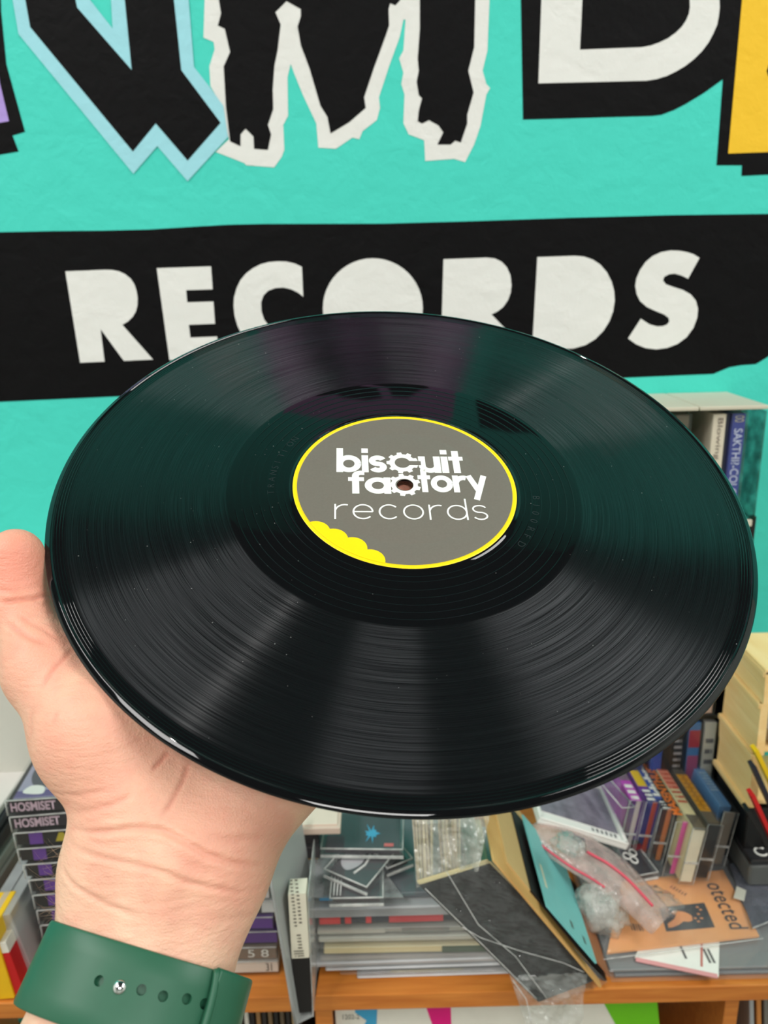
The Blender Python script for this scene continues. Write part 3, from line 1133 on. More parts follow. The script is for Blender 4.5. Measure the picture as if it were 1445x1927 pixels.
# tendons of the wrist
for pts, hgt, wid in (([(345, 1590), (325, 1650), (305, 1720), (285, 1790)], 1.1, 5.0), ([(300, 1620), (265, 1690), (245, 1760)], 0.5, 4.0)):
    q = [skin_pt(*p) for p in pts]
    q = [p for p in q if p is not None]
    best = np.full(nv, 1e9)
    for a, b_ in zip(q, q[1:]):
        ba = b_ - a
        t = np.clip(((co - a) @ ba) / (ba @ ba), 0, 1)
        best = np.minimum(best, np.linalg.norm(co - a - t[:, None] * ba, axis=1))
    co = co + no * (hgt * 0.001 * np.exp(-(best * 1000 / wid) ** 2))[:, None]
# natural pinkness of thumb, ball of the thumb and fingertips
pink = np.zeros(nv)
for px, py, rad, w in ((40, 1060, 28, 0.9), (130, 1330, 32, 0.45), (60, 1210, 22, 0.55), (240, 1440, 35, 0.35), (440, 1590, 26, 0.4)):
    c = skin_pt(px, py)
    if c is not None:
        pink = np.maximum(pink, w * np.exp(-(np.linalg.norm(co - c, axis=1) * 1000 / rad) ** 2))
for f in ((28, 180, 1), (2, 181, -1), (-18, 176, -1), (-42, 148, -3)):
    c = np.array(cam2w(hl(*f)) - hand_org)
    pink = np.maximum(pink, 0.9 * np.exp(-(np.linalg.norm(co - c, axis=1) * 1000 / 16) ** 2))
fine.vertices.foreach_set('co', co.ravel())
at = fine.attributes.new('redness', 'FLOAT', 'POINT')
at.data.foreach_set('value', red.astype(np.float32))
at = fine.attributes.new('pinkness', 'FLOAT', 'POINT')
at.data.foreach_set('value', pink.astype(np.float32))
fine.update()


def skin_material():
    m = bpy.data.materials.new('skin')
    m.use_nodes = True
    nt = m.node_tree
    N, L = nt.nodes, nt.links
    b = N['Principled BSDF']
    tc = N.new('ShaderNodeTexCoord')

    def noise_(scale, detail=4.0, vec=None):
        n = N.new('ShaderNodeTexNoise')
        n.inputs['Scale'].default_value = scale
        n.inputs['Detail'].default_value = detail
        L.new(vec or tc.outputs['Object'], n.inputs['Vector'])
        return n.outputs['Fac']

    def mixc(fac, a, c):
        x = N.new('ShaderNodeMix')
        x.data_type = 'RGBA'
        if isinstance(fac, float):
            x.inputs[0].default_value = fac
        else:
            L.new(fac, x.inputs[0])
        for s, v in ((6, a), (7, c)):
            if isinstance(v, tuple):
                x.inputs[s].default_value = v
            else:
                L.new(v, x.inputs[s])
        return x.outputs[2]

    def rng_(fac, lo, hi, o0=0.0, o1=1.0):
        r_ = N.new('ShaderNodeMapRange')
        r_.inputs[1].default_value, r_.inputs[2].default_value = lo, hi
        r_.inputs[3].default_value, r_.inputs[4].default_value = o0, o1
        L.new(fac, r_.inputs[0])
        return r_.outputs[0]

    def attr(name):
        a = N.new('ShaderNodeAttribute')
        a.attribute_name = name
        return a.outputs['Fac']

    base = mixc(rng_(noise_(45), 0.35, 0.65), lin((240, 196, 168)), lin((234, 182, 156)))
    base = mixc(rng_(noise_(120, 5), 0.45, 0.75, 0, 0.45), base, lin((230, 160, 140)))
    base = mixc(rng_(noise_(70, 3), 0.55, 0.8, 0, 0.5), base, lin((244, 212, 178)))
    base = mixc(attr('pinkness'), base, lin((232, 146, 124)))
    base = mixc(rng_(attr('redness'), 0, 1, 0, 0.75), base, lin((196, 106, 88)))
    L.new(base, b.inputs['Base Color'])
    b.inputs['Roughness'].default_value = 0.48
    b.inputs['Specular IOR Level'].default_value = 0.4
    b.inputs['Subsurface Weight'].default_value = 0.22
    b.inputs['Subsurface Radius'].default_value = (1.0, 0.35, 0.2)
    b.inputs['Subsurface Scale'].default_value = 0.004
    # fine skin lines running across the palm and wrist
    mp = N.new('ShaderNodeMapping')
    mp.inputs['Rotation'].default_value = (0.4, 0.3, 0.25)
    mp.inputs['Scale'].default_value = (110, 330, 560)
    L.new(tc.outputs['Object'], mp.inputs['Vector'])
    fl = N.new('ShaderNodeTexNoise')
    fl.inputs['Scale'].default_value = 1.0
    fl.inputs['Detail'].default_value = 3.0
    L.new(mp.outputs[0], fl.inputs['Vector'])
    vo = N.new('ShaderNodeTexVoronoi')
    vo.inputs['Scale'].default_value = 1500
    L.new(tc.outputs['Object'], vo.inputs['Vector'])
    ad = N.new('ShaderNodeMath')
    ad.operation = 'MULTIPLY_ADD'
    L.new(vo.outputs['Distance'], ad.inputs[0])
    ad.inputs[1].default_value = 0.25
    L.new(fl.outputs['Fac'], ad.inputs[2])
    bp = N.new('ShaderNodeBump')
    bp.inputs['Strength'].default_value = 0.55
    bp.inputs['Distance'].default_value = 0.0008
    L.new(ad.outputs[0], bp.inputs['Height'])
    L.new(bp.outputs[0], b.inputs['Normal'])
    return m


person = empty('person', hand_org, 'bare left hand, palm up, balancing the record on its fingers', 'person')
hand = link('hand', fine, skin_material(), person, smooth=True)

# fine hairs beside the wrist
M_HAIR = pmat('fine_hair', (120, 96, 72), rough=0.5, var=0.1)
hv, hf = [], []
for i in range(34):
    py = random.uniform(1590, 1735)
    for px in range(60, 200, 3):
        s0 = skin_pt(px, py)
        if s0 is not None:
            break
    else:
        continue
    p = Vector(s0)
    dirv = (-_r + _u * random.uniform(-0.9, 0.9) + _f * random.uniform(-0.2, 0.4)).normalized()
    curl = _u * random.uniform(-0.6, 0.6) + _f * random.uniform(-0.3, 0.3)
    ln = random.uniform(0.004, 0.010)
    k0 = len(hv)
    for j in range(6):
        t = j / 5
        c = p + dirv * ln * t + curl * ln * t * t
        w = 0.00006 * (1 - 0.7 * t)
        hv += [c + _u * w, c - _u * w * 0.5 + _f * w, c - _u * w * 0.5 - _f * w]
    for j in range(5):
        for q in range(3):
            hf.append((k0 + j * 3 + q, k0 + j * 3 + (q + 1) % 3, k0 + j * 3 + 3 + (q + 1) % 3, k0 + j * 3 + 3 + q))
tag(pydata('wrist_hair', hv, hf, M_HAIR, person, fix=False), kind='stuff')

# ================================================================ the watch strap
M_STRAP = pmat('green_rubber', (38, 92, 68), rough=0.42, spec=0.4, var=0.05, scale=300)
M_STEEL = pmat('polished_steel', (225, 225, 225), rough=0.12, var=0.02, metallic=1.0)
strap = empty('watch_strap', cam2w(BAND_C), 'dark green rubber watch strap with a steel pin on the wrist', 'watch strap')


def band_pt(phi, s, off):
    """phi 0 = right side of the wrist, 90 = towards the viewer; s along the arm (mm); off outward (mm)"""
    c, sn = math.cos(phi), math.sin(phi)
    ex = 2 / 2.35
    x = math.copysign(abs(c) ** ex, c)
    y = math.copysign(abs(sn) ** ex, sn)
    grow = s * 0.035
    return BAND_C + e1 * x * (32.0 + off + grow) + e2 * y * (20.4 + off + grow) + FA * s


BW = 12.2


def band_sweep(name, phis, off_f, thick_f, parent, width_f=lambda t: BW):
    secs = []
    for i, ph in enumerate(phis):
        t = i / (len(phis) - 1)
        o, th, w = off_f(t), thick_f(t), width_f(t)
        loop = []
        e = min(0.9, th * 0.45)
        prof2 = [(-w, o + e), (-w + 0.25 * e, o + 0.4 * e), (-w + e, o), (w - e, o), (w - 0.25 * e, o + 0.4 * e), (w, o + e), (w, o + th - e),
                 (w - 0.25 * e, o + th - 0.35 * e), (w - e, o + th), (w * 0.5, o + th), (0, o + th), (-w * 0.5, o + th), (-w + e, o + th), (-w + 0.25 * e, o + th - 0.35 * e), (-w, o + th - e)]
        for s, of in prof2:
            loop.append(cam2w(band_pt(ph, s, of)) - strap.location)
        secs.append(loop)
    m = len(secs[0])
    verts = [p for l in secs for p in l]
    faces = []
    for i in range(len(secs) - 1):
        for k in range(m):
            faces.append((i * m + k, i * m + (k + 1) % m, (i + 1) * m + (k + 1) % m, (i + 1) * m + k))
    faces.append(tuple(range(m)))
    faces.append(tuple((len(secs) - 1) * m + k for k in range(m)))
    return pydata(name, verts, faces, M_STRAP, parent, smooth=True)


def phi_at(px, py, s_guess=0.0):
    """angle on the strap whose outer surface is nearest to a pixel, with its position along the arm"""
    best = (1e9, 0, 0)
    for i in range(0, 181):
        ph = math.radians(-10 + i * 200 / 180)
        for s in np.arange(-10, 10.1, 1.0):
            q = band_pt(ph, s, 2.4)
            x, y = CX + q[0] / q[2] * FPX, CY + q[1] / q[2] * FPX
            d = (x - px) ** 2 + (y - py) ** 2
            if d < best[0]:
                best = (d, ph, s)
    return best[1], best[2]


PH_LIP = phi_at(404, 1850)[0]
hole_part = band_sweep('perforated_band', [math.radians(300) + (PH_LIP - 0.30 - math.radians(300)) * i / 110 for i in range(111)],
                       lambda t: 0.2 - 0.0 * t, lambda t: 2.3, strap)
hole_part['label'] = 'green band end with a row of round holes'
# the other end passes over it and carries the lip of the slot
over = [PH_LIP + 0.05 + (math.radians(-62) - PH_LIP - 0.05) * i / 70 for i in range(71)]
band_sweep('slotted_band', over, lambda t: 2.55 * max(0, 1 - max(0, t - 0.30) / 0.5) + 0.15, lambda t: 2.6 - 0.3 * min(1, t * 4), strap, lambda t: BW + 0.9 * max(0, 1 - t * 2.5))
lipv = []
for k in range(15):
    s = -BW - 0.4 + (2 * BW + 0.8) * k / 14
    bend = 0.05 * (1 - ((k - 7) / 7) ** 2)
    lipv.append(cam2w(band_pt(PH_LIP + 0.06 - bend * 0.6, s, 4.6 - 0.8 * abs((k - 7) / 7) ** 3)) - strap.location)
curve_tube('slot_lip', lipv, 0.0012, M_STRAP, strap, res=10)

cut = bmesh.new()
HOLES = [(184, 1847), (266, 1864), (308, 1872.5), (350, 1880), (384, 1886.5)]
for hx, hy in HOLES + [(227, 1857)]:
    ph, s = phi_at(hx, hy)
    a = cam2w(band_pt(ph, s, 4.0)) - strap.location
    b_ = cam2w(band_pt(ph, s, 0.9)) - strap.location
    ax_ = (a - b_).normalized()
    mt = Matrix.Translation((a + b_) / 2) @ ax_.to_track_quat('Z', 'Y').to_matrix().to_4x4()
    bmesh.ops.create_cone(cut, cap_ends=True, segments=20, radius1=0.00150, radius2=0.00150, depth=(a - b_).length, matrix=mt)
cme = bpy.data.meshes.new('cut')
cut.to_mesh(cme)
cut.free()
co_ = bpy.data.objects.new('cut', cme)
COL.objects.link(co_)
co_.location = strap.location
bo = hole_part.modifiers.new('holes', 'BOOLEAN')
bo.operation = 'DIFFERENCE'
bo.solver = 'EXACT'
bo.object = co_
bpy.context.view_layer.update()
newm = bpy.data.meshes.new_from_object(hole_part.evaluated_get(bpy.context.evaluated_depsgraph_get()))
hole_part.modifiers.clear()
hole_part.data = newm
bpy.data.objects.remove(co_)
for e_ in newm.edges:
    pass
newm.polygons.foreach_set('use_smooth', [True] * len(newm.polygons))
bmh = bmesh.new()
bmh.from_mesh(newm)
for e_ in bmh.edges:
    if len(e_.link_faces) == 2 and e_.calc_face_angle(0) > 0.7:
        e_.smooth = False
bmh.to_mesh(newm)
bmh.free()
# pin head
ph, s = phi_at(227, 1857)
pc = cam2w(band_pt(ph, s, 2.3)) - strap.location
pn = (cam2w(band_pt(ph, s, 5)) - cam2w(band_pt(ph, s, 0))).normalized()
bmp = bmesh.new()
bmesh.ops.create_uvsphere(bmp, u_segments=20, v_segments=12, radius=0.0021,
                          matrix=Matrix.Translation(pc) @ pn.to_track_quat('Z', 'Y').to_matrix().to_4x4() @ Matrix.Diagonal((1, 1, 0.6, 1)))
mep = bpy.data.meshes.new('pin')
bmp.to_mesh(mep)
bmp.free()
link('pin', mep, M_STEEL, strap, smooth=True)['label'] = 'polished steel pin head'
# ================================================================ shelf and everything on it
def proj(p):
    d = Vector(p) - EYE
    z = d.dot(_f)
    return CX + d.dot(_r) / z * FPX, CY - d.dot(_u) / z * FPX


def interp(x, xs, ys):
    return float(np.interp(x, xs, ys))


def wood_material(name, rgb, rgb2, scale=14.0, axis=(1, 12, 12), rough=0.38):
    if name in MATS:
        return MATS[name]
    m = bpy.data.materials.new(name)
    m.use_nodes = True
    nt = m.node_tree
    b = nt.nodes['Principled BSDF']
    tc = nt.nodes.new('ShaderNodeTexCoord')
    mp = nt.nodes.new('ShaderNodeMapping')
    mp.inputs['Scale'].default_value = axis
    ns = nt.nodes.new('ShaderNodeTexNoise')
    ns.inputs['Scale'].default_value = scale
    ns.inputs['Detail'].default_value = 6
    ns.inputs['Distortion'].default_value = 0.4
    rp = nt.nodes.new('ShaderNodeValToRGB')
    rp.color_ramp.elements[0].position = 0.3
    rp.color_ramp.elements[1].position = 0.7
    rp.color_ramp.elements[0].color = lin(rgb2)
    rp.color_ramp.elements[1].color = lin(rgb)
    nt.links.new(tc.outputs['Object'], mp.inputs[0])
    nt.links.new(mp.outputs[0], ns.inputs['Vector'])
    nt.links.new(ns.outputs['Fac'], rp.inputs[0])
    nt.links.new(rp.outputs[0], b.inputs['Base Color'])
    b.inputs['Roughness'].default_value = rough
    MATS[name] = m
    return m


M_WOOD = wood_material('honey_wood', (212, 132, 56), (188, 106, 38))
M_PALEWOOD = wood_material('pale_wood', (250, 218, 158), (240, 200, 132), 10, (8, 1, 10))
M_CLEAR = clear_mat('clear_plastic', (215, 216, 218), 0.06, 0.05, bump_scale=12)
M_CASE = clear_mat('clear_case_plastic', (190, 192, 196), 0.025, 0.05, bump_scale=12)
M_EDGE = clear_mat('clear_plastic_edge', (225, 224, 220), 0.55, 0.10)
M_FROST = clear_mat('frosted_plastic', (205, 207, 208), 0.5, 0.25, bump_scale=9)
M_BAG = clear_mat('crinkled_clear_film', (222, 222, 218), 0.11, 0.06, bump=0.9, bump_scale=90)
M_THINBAG = clear_mat('thin_clear_film', (205, 205, 205), 0.025, 0.05, bump=0.9, bump_scale=80)
M_BAG2 = clear_mat('milky_clear_film', (222, 218, 208), 0.20, 0.08, bump=0.8, bump_scale=70)
M_SMOKE = clear_mat('smoky_plastic', (20, 44, 30), 0.42, 0.08)
M_BLACK = pmat('black_plastic', (20, 19, 20), rough=0.35, var=0.2, scale=30)
M_BLACKCARD = pmat('black_card', (26, 23, 23), rough=0.5, var=0.35, scale=45)
M_PRINTBLK = pmat('black_print', (24, 24, 26), rough=0.5, var=0.05)
M_PRINTWHT = pmat('white_print', (232, 230, 224), rough=0.5, var=0.03)
M_PINKPRINT = pmat('pink_grey_print', (178, 148, 158), rough=0.5, var=0.15, scale=200)
_cm = {}


def card(rgb, rough=0.45, var=0.06):
    key = (rgb, rough)
    if key not in _cm:
        _cm[key] = pmat('printed_card_%02x%02x%02x' % rgb, rgb, rough=rough, var=var, scale=80)
    return _cm[key]


CL, CD, CT = 0.109, 0.070, 0.017     # cassette case: length, depth, thickness
CASE_ME = rbox_mesh('case', CL, CD, CT, 0.0009, 2, (CL / 2, CD / 2, CT / 2))
INS_ME = {}
TXT = Matrix(((1, 0, 0, 0), (0, 0, -1, 0), (0, 1, 0, 0), (0, 0, 0, 1)))      # text plane -> spine face (front, -Y)


def frame(origin, xdir, zdir=(0, 0, 1)):
    x = Vector(xdir).normalized()
    z = Vector(zdir)
    z = (z - x * z.dot(x)).normalized()
    y = z.cross(x)
    return Matrix(((x.x, y.x, z.x, origin[0]), (x.y, y.y, z.y, origin[1]), (x.z, y.z, z.z, origin[2]), (0, 0, 0, 1)))


def cassette(M, label, rgb, marks=(), group=None, cut=0.0, end_rgb=None, rough=0.4, edge=False):
    """cassette in a clear case; local X along the spine, spine on the -Y side, Z thickness.
    marks: ('block', x0, x1, rgb) or ('text', string, x0, x1, material, bold) on the spine, x as a share of its length"""
    t = bpy.data.objects.new('cassette', None)
    t.empty_display_size = 0.02
    t.matrix_world = M
    COL.objects.link(t)
    tag(t, label, 'cassette', group)
    c = bpy.data.objects.new('case', CASE_ME)
    if not CASE_ME.materials:
        CASE_ME.materials.append(M_CASE)
    COL.objects.link(c)
    c.parent = t
    x0 = 0.0016 + cut
    ins = rbox('insert', CL - 0.0032 - cut, CD - 0.004, CT - 0.0042, card(rgb, rough), t, 0.0004,
               (x0 + (CL - 0.0032 - cut) / 2, CD / 2, CT / 2), 1)
    if end_rgb is not None:
        rbox('tape_end', 0.0012, CD * 0.93, CT * (0.74 if cut < 0.015 else 0.3), card(end_rgb), t, 0.0003, (0.0021 if cut < 0.006 else 0.004, CD / 2, CT * (0.5 if cut < 0.015 else 0.28)), 1)
    if edge:
        for ex_, ey, ez in ((0.0, 0.0004, CT - 0.0006),):
            curve_tube('case_edge', [(0.0006, ey, ez), (CL - 0.0006, ey, ez)], 0.0007, M_EDGE, t, 5)
            curve_tube('case_edge', [(0.0006, 0.0006, 0.0008), (0.0006, 0.0006, CT - 0.0008)], 0.0006, M_EDGE, t, 5)
    yf = 0.0019
    for mk in marks:
        if mk[0] == 'block':
            rbox('spine_block', CL * (mk[2] - mk[1]), 0.0003, CT * 0.72, card(mk[3]), ins, 0, (CL * (mk[1] + mk[2]) / 2, yf - 0.00005, CT / 2))
        elif mk[0] == 'triangle':
            xm, w, h = CL * mk[1], CT * 0.34, CT * 0.27
            prism('spine_emblem', [[(xm - w, yf, CT / 2 - h), (xm + w, yf, CT / 2 - h), (xm + w * 0.35, yf, CT / 2 + h), (xm - w * 0.35, yf, CT / 2 + h)]],
                  (0, -0.0003, 0), card(mk[2]), ins)
        else:
            lo, hi = (mk[6], mk[7]) if len(mk) > 6 else (0.24, 0.76)
            fit_text('spine_lettering', mk[1], CL * mk[2], CL * mk[3], CT * lo, CT * hi, -(yf - 0.0004), mk[4], ins, mk[5], 1.0, TXT)
    return t


# ---------------------------------------------------------------- the shelf
SH_FRONT = 0.564
shelf = empty('wooden_shelf', (0, SH_FRONT, 0), 'honey brown wooden shelf along the teal wall', 'shelf')
rbox('top_board', 2.4, WALL_Y - SH_FRONT - 0.003, 0.018, M_WOOD, shelf, 0.0012, (0, (WALL_Y - SH_FRONT) / 2, SHELF_Z - 0.009))
rbox('bottom_board', 2.4, WALL_Y - SH_FRONT - 0.003, 0.018, M_WOOD, shelf, 0.0012, (0, (WALL_Y - SH_FRONT) / 2, 0.45))
for pl, pr in ((593, 625), (1362, 1388), (-330, -290), (1930, 1970)):
    a, b_ = at_y(pl, 1910, SH_FRONT + 0.012).x, at_y(pr, 1910, SH_FRONT + 0.012).x
    rbox('post', b_ - a, 0.26, SHELF_Z - 0.018, M_WOOD, shelf, 0.001, ((a + b_) / 2, 0.012 + 0.13, (SHELF_Z - 0.018) / 2))

# lower compartment
p0 = at_y(628, 1910, SH_FRONT + 0.008)
p1 = at_y(1240, 1890, SH_FRONT + 0.008)
bx0, bx1 = p0.x, p1.x
lidtop = SHELF_Z - 0.0195
sign = empty('printed_box', ((bx0 + bx1) / 2, SH_FRONT + 0.02, 0.46), 'white box with blue, magenta and green shapes under the shelf', 'box')
rbox('body', bx1 - bx0, 0.20, lidtop - 0.46, card((228, 224, 212)), sign, 0.001, (0, 0.10, (lidtop - 0.46) / 2))


def on_box(px, py):
    p = at_y(px, py, SH_FRONT + 0.0198)
    return p - sign.location


for nm, rgb, q in (('blue_shape', (60, 160, 205), [(668, 1890), (710, 1890), (708, 1935), (702, 1960), (660, 1975), (690, 1920), (668, 1905)]),
                   ('magenta_shape', (222, 8, 122), [(800, 1890), (848, 1890), (850, 1960), (830, 1985), (816, 1935)]),
                   ('green_shape', (104, 190, 10), [(1132, 1880), (1236, 1880), (1246, 1985), (1190, 1985)])):
    o = prism(nm, [[on_box(*p) for p in q]], (0, -0.0004, 0), card(rgb), sign)
tq = (on_box(985, 1895), on_box(1005, 1975))
fit_text('printed_lettering', 'jsoe', 0, 0.04, 0, 0.012, 0, M_PRINTBLK, sign, 0.02, 1.0,
         Matrix.Translation(on_box(978, 1890) + Vector((0, -0.0004, 0))) @ Matrix.Rotation(math.radians(-75), 4, 'Y') @ TXT)
fit_text('printed_lettering', '1202-2', 0, 0.016, 0, 0.006, 0, card((120, 118, 112)), sign, 0.0, 1.0, Matrix.Translation(on_box(645, 1918) + Vector((0, -0.0004, 0))) @ TXT)
# record spines standing below: left compartment and right compartment
cols = [(60, 50, 42), (210, 206, 196), (28, 26, 28), (150, 112, 70), (40, 36, 34), (120, 96, 66), (24, 24, 26), (92, 78, 60), (34, 30, 30), (176, 150, 110), (44, 40, 40)]
lnames = ['dark brown', 'white', 'black', 'tan', 'very dark brown', 'khaki brown', 'jet black', 'olive brown', 'blackish red', 'light tan', 'charcoal']
xs = at_y(452, 1915, SH_FRONT + 0.03).x
for i in range(11):
    w = 0.0042
    t = empty('record_sleeve', (xs + i * 0.0058, SH_FRONT + 0.03, 0.462), '%s record sleeve standing on edge under the shelf near the left post' % lnames[i], 'record sleeve', 'records under the left end of the shelf')
    rbox('sleeve', w, 0.22, 0.314, card(cols[i]), t, 0.0006, (0, 0.11, 0.157), 1)
cols = [(168, 172, 174), (206, 132, 62), (120, 118, 112), (206, 184, 40), (88, 84, 78), (150, 140, 128), (60, 58, 56), (196, 190, 176)]
lnames = ['bluish grey', 'orange', 'mid grey', 'yellow', 'dark taupe', 'beige grey', 'charcoal', 'cream']
xs = at_y(1396, 1900, SH_FRONT + 0.03).x + 0.045
for i in range(8):
    M = Matrix.Translation((xs + i * 0.0072, SH_FRONT + 0.03, 0.47)) @ Matrix.Rotation(math.radians(-7), 4, 'Y')
    t = empty('record_sleeve', M.translation, '%s record sleeve leaning on edge under the right end of the shelf' % lnames[i], 'record sleeve', 'records under the right end of the shelf', rot=M.to_3x3())
    rbox('sleeve', 0.0045, 0.22, 0.312, card(cols[i]), t, 0.0006, (0, 0.11, 0.157), 1)

# ---------------------------------------------------------------- left: tall stack of dark cassettes
PY_L = [1480, 1493, 1567, 1627, 1658, 1692, 1743, 1850]
PX_L = [0, 3, 22, 37, 52, 60, 74, 98]
YF = 0.603
n_st = 11
M_LILAC = pmat('lilac_print', (196, 168, 182), rough=0.5, var=0.2, scale=300)
order = ['topmost of', 'second from the top of', 'third from the top of', 'fourth from the top of', 'fifth from the top of', 'sixth from the top of',
         'seventh from the top of', 'eighth from the top of', 'ninth from the top of', 'second lowest of', 'lowest of']
for k in range(n_st):
    lv = n_st - 1 - k
    z = SHELF_Z + lv * (CT + 0.0003)
    x = -0.30
    for _ in range(4):
        px, py = proj((x, YF, z + CT / 2))
        x = at_y(interp(py, PY_L, PX_L), py, YF).x
    yaw = math.radians(5.0 + random.uniform(-1.2, 1.2))
    M = frame((x, YF, z), (math.cos(yaw), math.sin(yaw), 0))
    if k < 2:
        cassette(M, 'dark cassette lettered HOSMISET, %s the stack left of the hand' % order[k], (30, 26, 34),
                 [('text', 'HOSMISET', 0.035, 0.40, M_LILAC, 0.03, 0.22, 0.78)], 'cassettes stacked left of the hand', edge=True)
    else:
        cassette(M, 'black cassette with purple block, %s the stack left of the hand' % order[k], (17, 15, 18),
                 [('block', 0.12, 0.23, (96, 52, 140)), ('triangle', 0.385, (176, 156, 36))], 'cassettes stacked left of the hand', edge=True)
    if k == 0:
        top_M = M
# cover picture of the topmost cassette
cov = [o for o in COL.objects if o.name.startswith('cassette') and o.type == 'EMPTY'][0]
zc = CT - 0.0017
rbox('cover_band', CL - 0.012, 0.010, 0.0004, card((92, 80, 128)), cov, 0, (CL / 2, 0.010, zc + 0.0001))
rbox('cover_picture', CL - 0.012, CD - 0.008, 0.0003, card((150, 146, 168)), cov, 0, (CL / 2, CD / 2, zc))
blob = smooth_closed([(0.03, 0.02), (0.05, 0.016), (0.068, 0.024), (0.064, 0.04), (0.075, 0.05), (0.055, 0.058), (0.04, 0.05), (0.024, 0.044)], 5)
prism('cover_figure', [[(p[0] - 0.013, p[1] + 0.004, zc + 0.0002) for p in blob]], (0, 0, 0.0002), card((66, 68, 80)), cov)
for q in (((0.012, 0.012), (0.03, 0.009), (0.028, 0.02), (0.016, 0.022)), ((0.07, 0.012), (0.09, 0.015), (0.085, 0.03), (0.075, 0.026)),
          ((0.02, 0.05), (0.04, 0.055), (0.05, 0.062), (0.022, 0.062)), ((0.068, 0.052), (0.09, 0.045), (0.092, 0.06), (0.07, 0.063))):
    prism('cover_white_patch', [[(p[0], p[1], zc + 0.0002) for p in smooth_closed(q, 4)]], (0, 0, 0.0003), card((226, 222, 216)), cov)  # white patches printed in the cover picture

# pale storage box behind the stack
pb0 = at_y(-150, 1190, 0.75)
pb1 = at_y(150, 1150, 0.75)
pbox = empty('storage_box', ((pb0.x + pb1.x) / 2, 0.80, SHELF_Z), 'pale grey glossy storage box against the wall behind the cassette stack', 'storage box')
M_PALE = pmat('pale_grey_plastic', (206, 204, 194), rough=0.22, var=0.03, scale=10)
hgt = pb1.z - SHELF_Z
rbox('body', pb1.x - pb0.x, 0.105, hgt - 0.024, M_PALE, pbox, 0.004, (0, 0, (hgt - 0.024) / 2))
rbox('lid', pb1.x - pb0.x + 0.006, 0.113, 0.026, M_PALE, pbox, 0.004, (0, 0, hgt - 0.012))

# two empty cases, red booklet, yellow box, flat pile at the far left
for k, lab in ((0, 'empty frosted cassette case leaning against the foot of the dark stack'), (1, 'empty frosted cassette case next to the red booklet')):
    o = on_shelf(58 - 26 * k, 1853 + 6 * k)
    M = Matrix.Translation((o.x, o.y, SHELF_Z + 0.0004)) @ Matrix.Rotation(math.radians(-9), 4, 'Y')
    t = empty('empty_case', M.translation, lab, 'cassette case', 'empty frosted cases', rot=M.to_3x3())
    rbox('shell', 0.0125, 0.109, 0.082, M_FROST, t, 0.0012, (-0.0005 * k, 0.0545, 0.041))
    rbox('inner_tray', 0.008, 0.10, 0.06, M_FROST, t, 0.001, (0, 0.0545, 0.035))
o = on_shelf(52, 1880)
M = Matrix.Translation((o.x - 0.006, o.y, SHELF_Z + 0.0003)) @ Matrix.Rotation(math.radians(-8), 4, 'Y')
t = empty('booklet', M.translation, 'small red booklet with a white head at the far left of the shelf', 'booklet', rot=M.to_3x3())
rbox('cover', 0.009, 0.05, 0.052, card((196, 18, 22)), t, 0.0006, (0, 0.026, 0.026))
rbox('white_head', 0.009, 0.05, 0.012, card((230, 226, 214)), t, 0.0006, (0, 0.026, 0.0585))
o = on_shelf(34, 1882)
M = Matrix.Translation((o.x - 0.0225, SH_FRONT + 0.004, SHELF_Z + 0.0003)) @ Matrix.Rotation(math.radians(-5), 4, 'Y')
t = empty('yellow_box', M.translation, 'bright yellow box standing at the left end of the shelf', 'box', rot=M.to_3x3())
rbox('body', 0.040, 0.045, 0.074, card((236, 184, 12)), t, 0.001, (0, 0.0235, 0.037))
rbox('lid', 0.0412, 0.046, 0.016, card((240, 192, 20)), t, 0.001, (0, 0.0235, 0.0725))
pile = [((34, 40, 38), 0.012), ((70, 66, 60), 0.010), ((40, 52, 44), 0.012), ((84, 112, 150), 0.009), ((120, 92, 64), 0.011), ((150, 146, 138), 0.013),
        ((186, 182, 174), 0.012), ((110, 108, 104), 0.010), ((40, 38, 40), 0.014), ((62, 66, 74), 0.010), ((214, 210, 204), 0.008)]
z = SHELF_Z + 0.0005
names = ['dark grey', 'brown grey', 'dark green', 'blue', 'brown', 'beige', 'light grey', 'mid grey', 'black', 'slate', 'white']
for i, (rgb, th) in enumerate(pile):
    xr = at_y(interp(1700 - i * 17, PY_L, PX_L), 1700 - i * 17, 0.64).x - 0.030 - 0.003 * math.sin(i * 2.1)
    t = empty('flat_sleeve', (xr - 0.09, 0.74, z), '%s flat sleeve in the low pile left of the dark cassettes' % names[i], 'sleeve', 'flat sleeves piled at the left')
    rbox('sleeve', 0.18, 0.2, th - 0.0006, card(rgb), t, 0.001, (0, 0, th / 2), 1)
    z += th

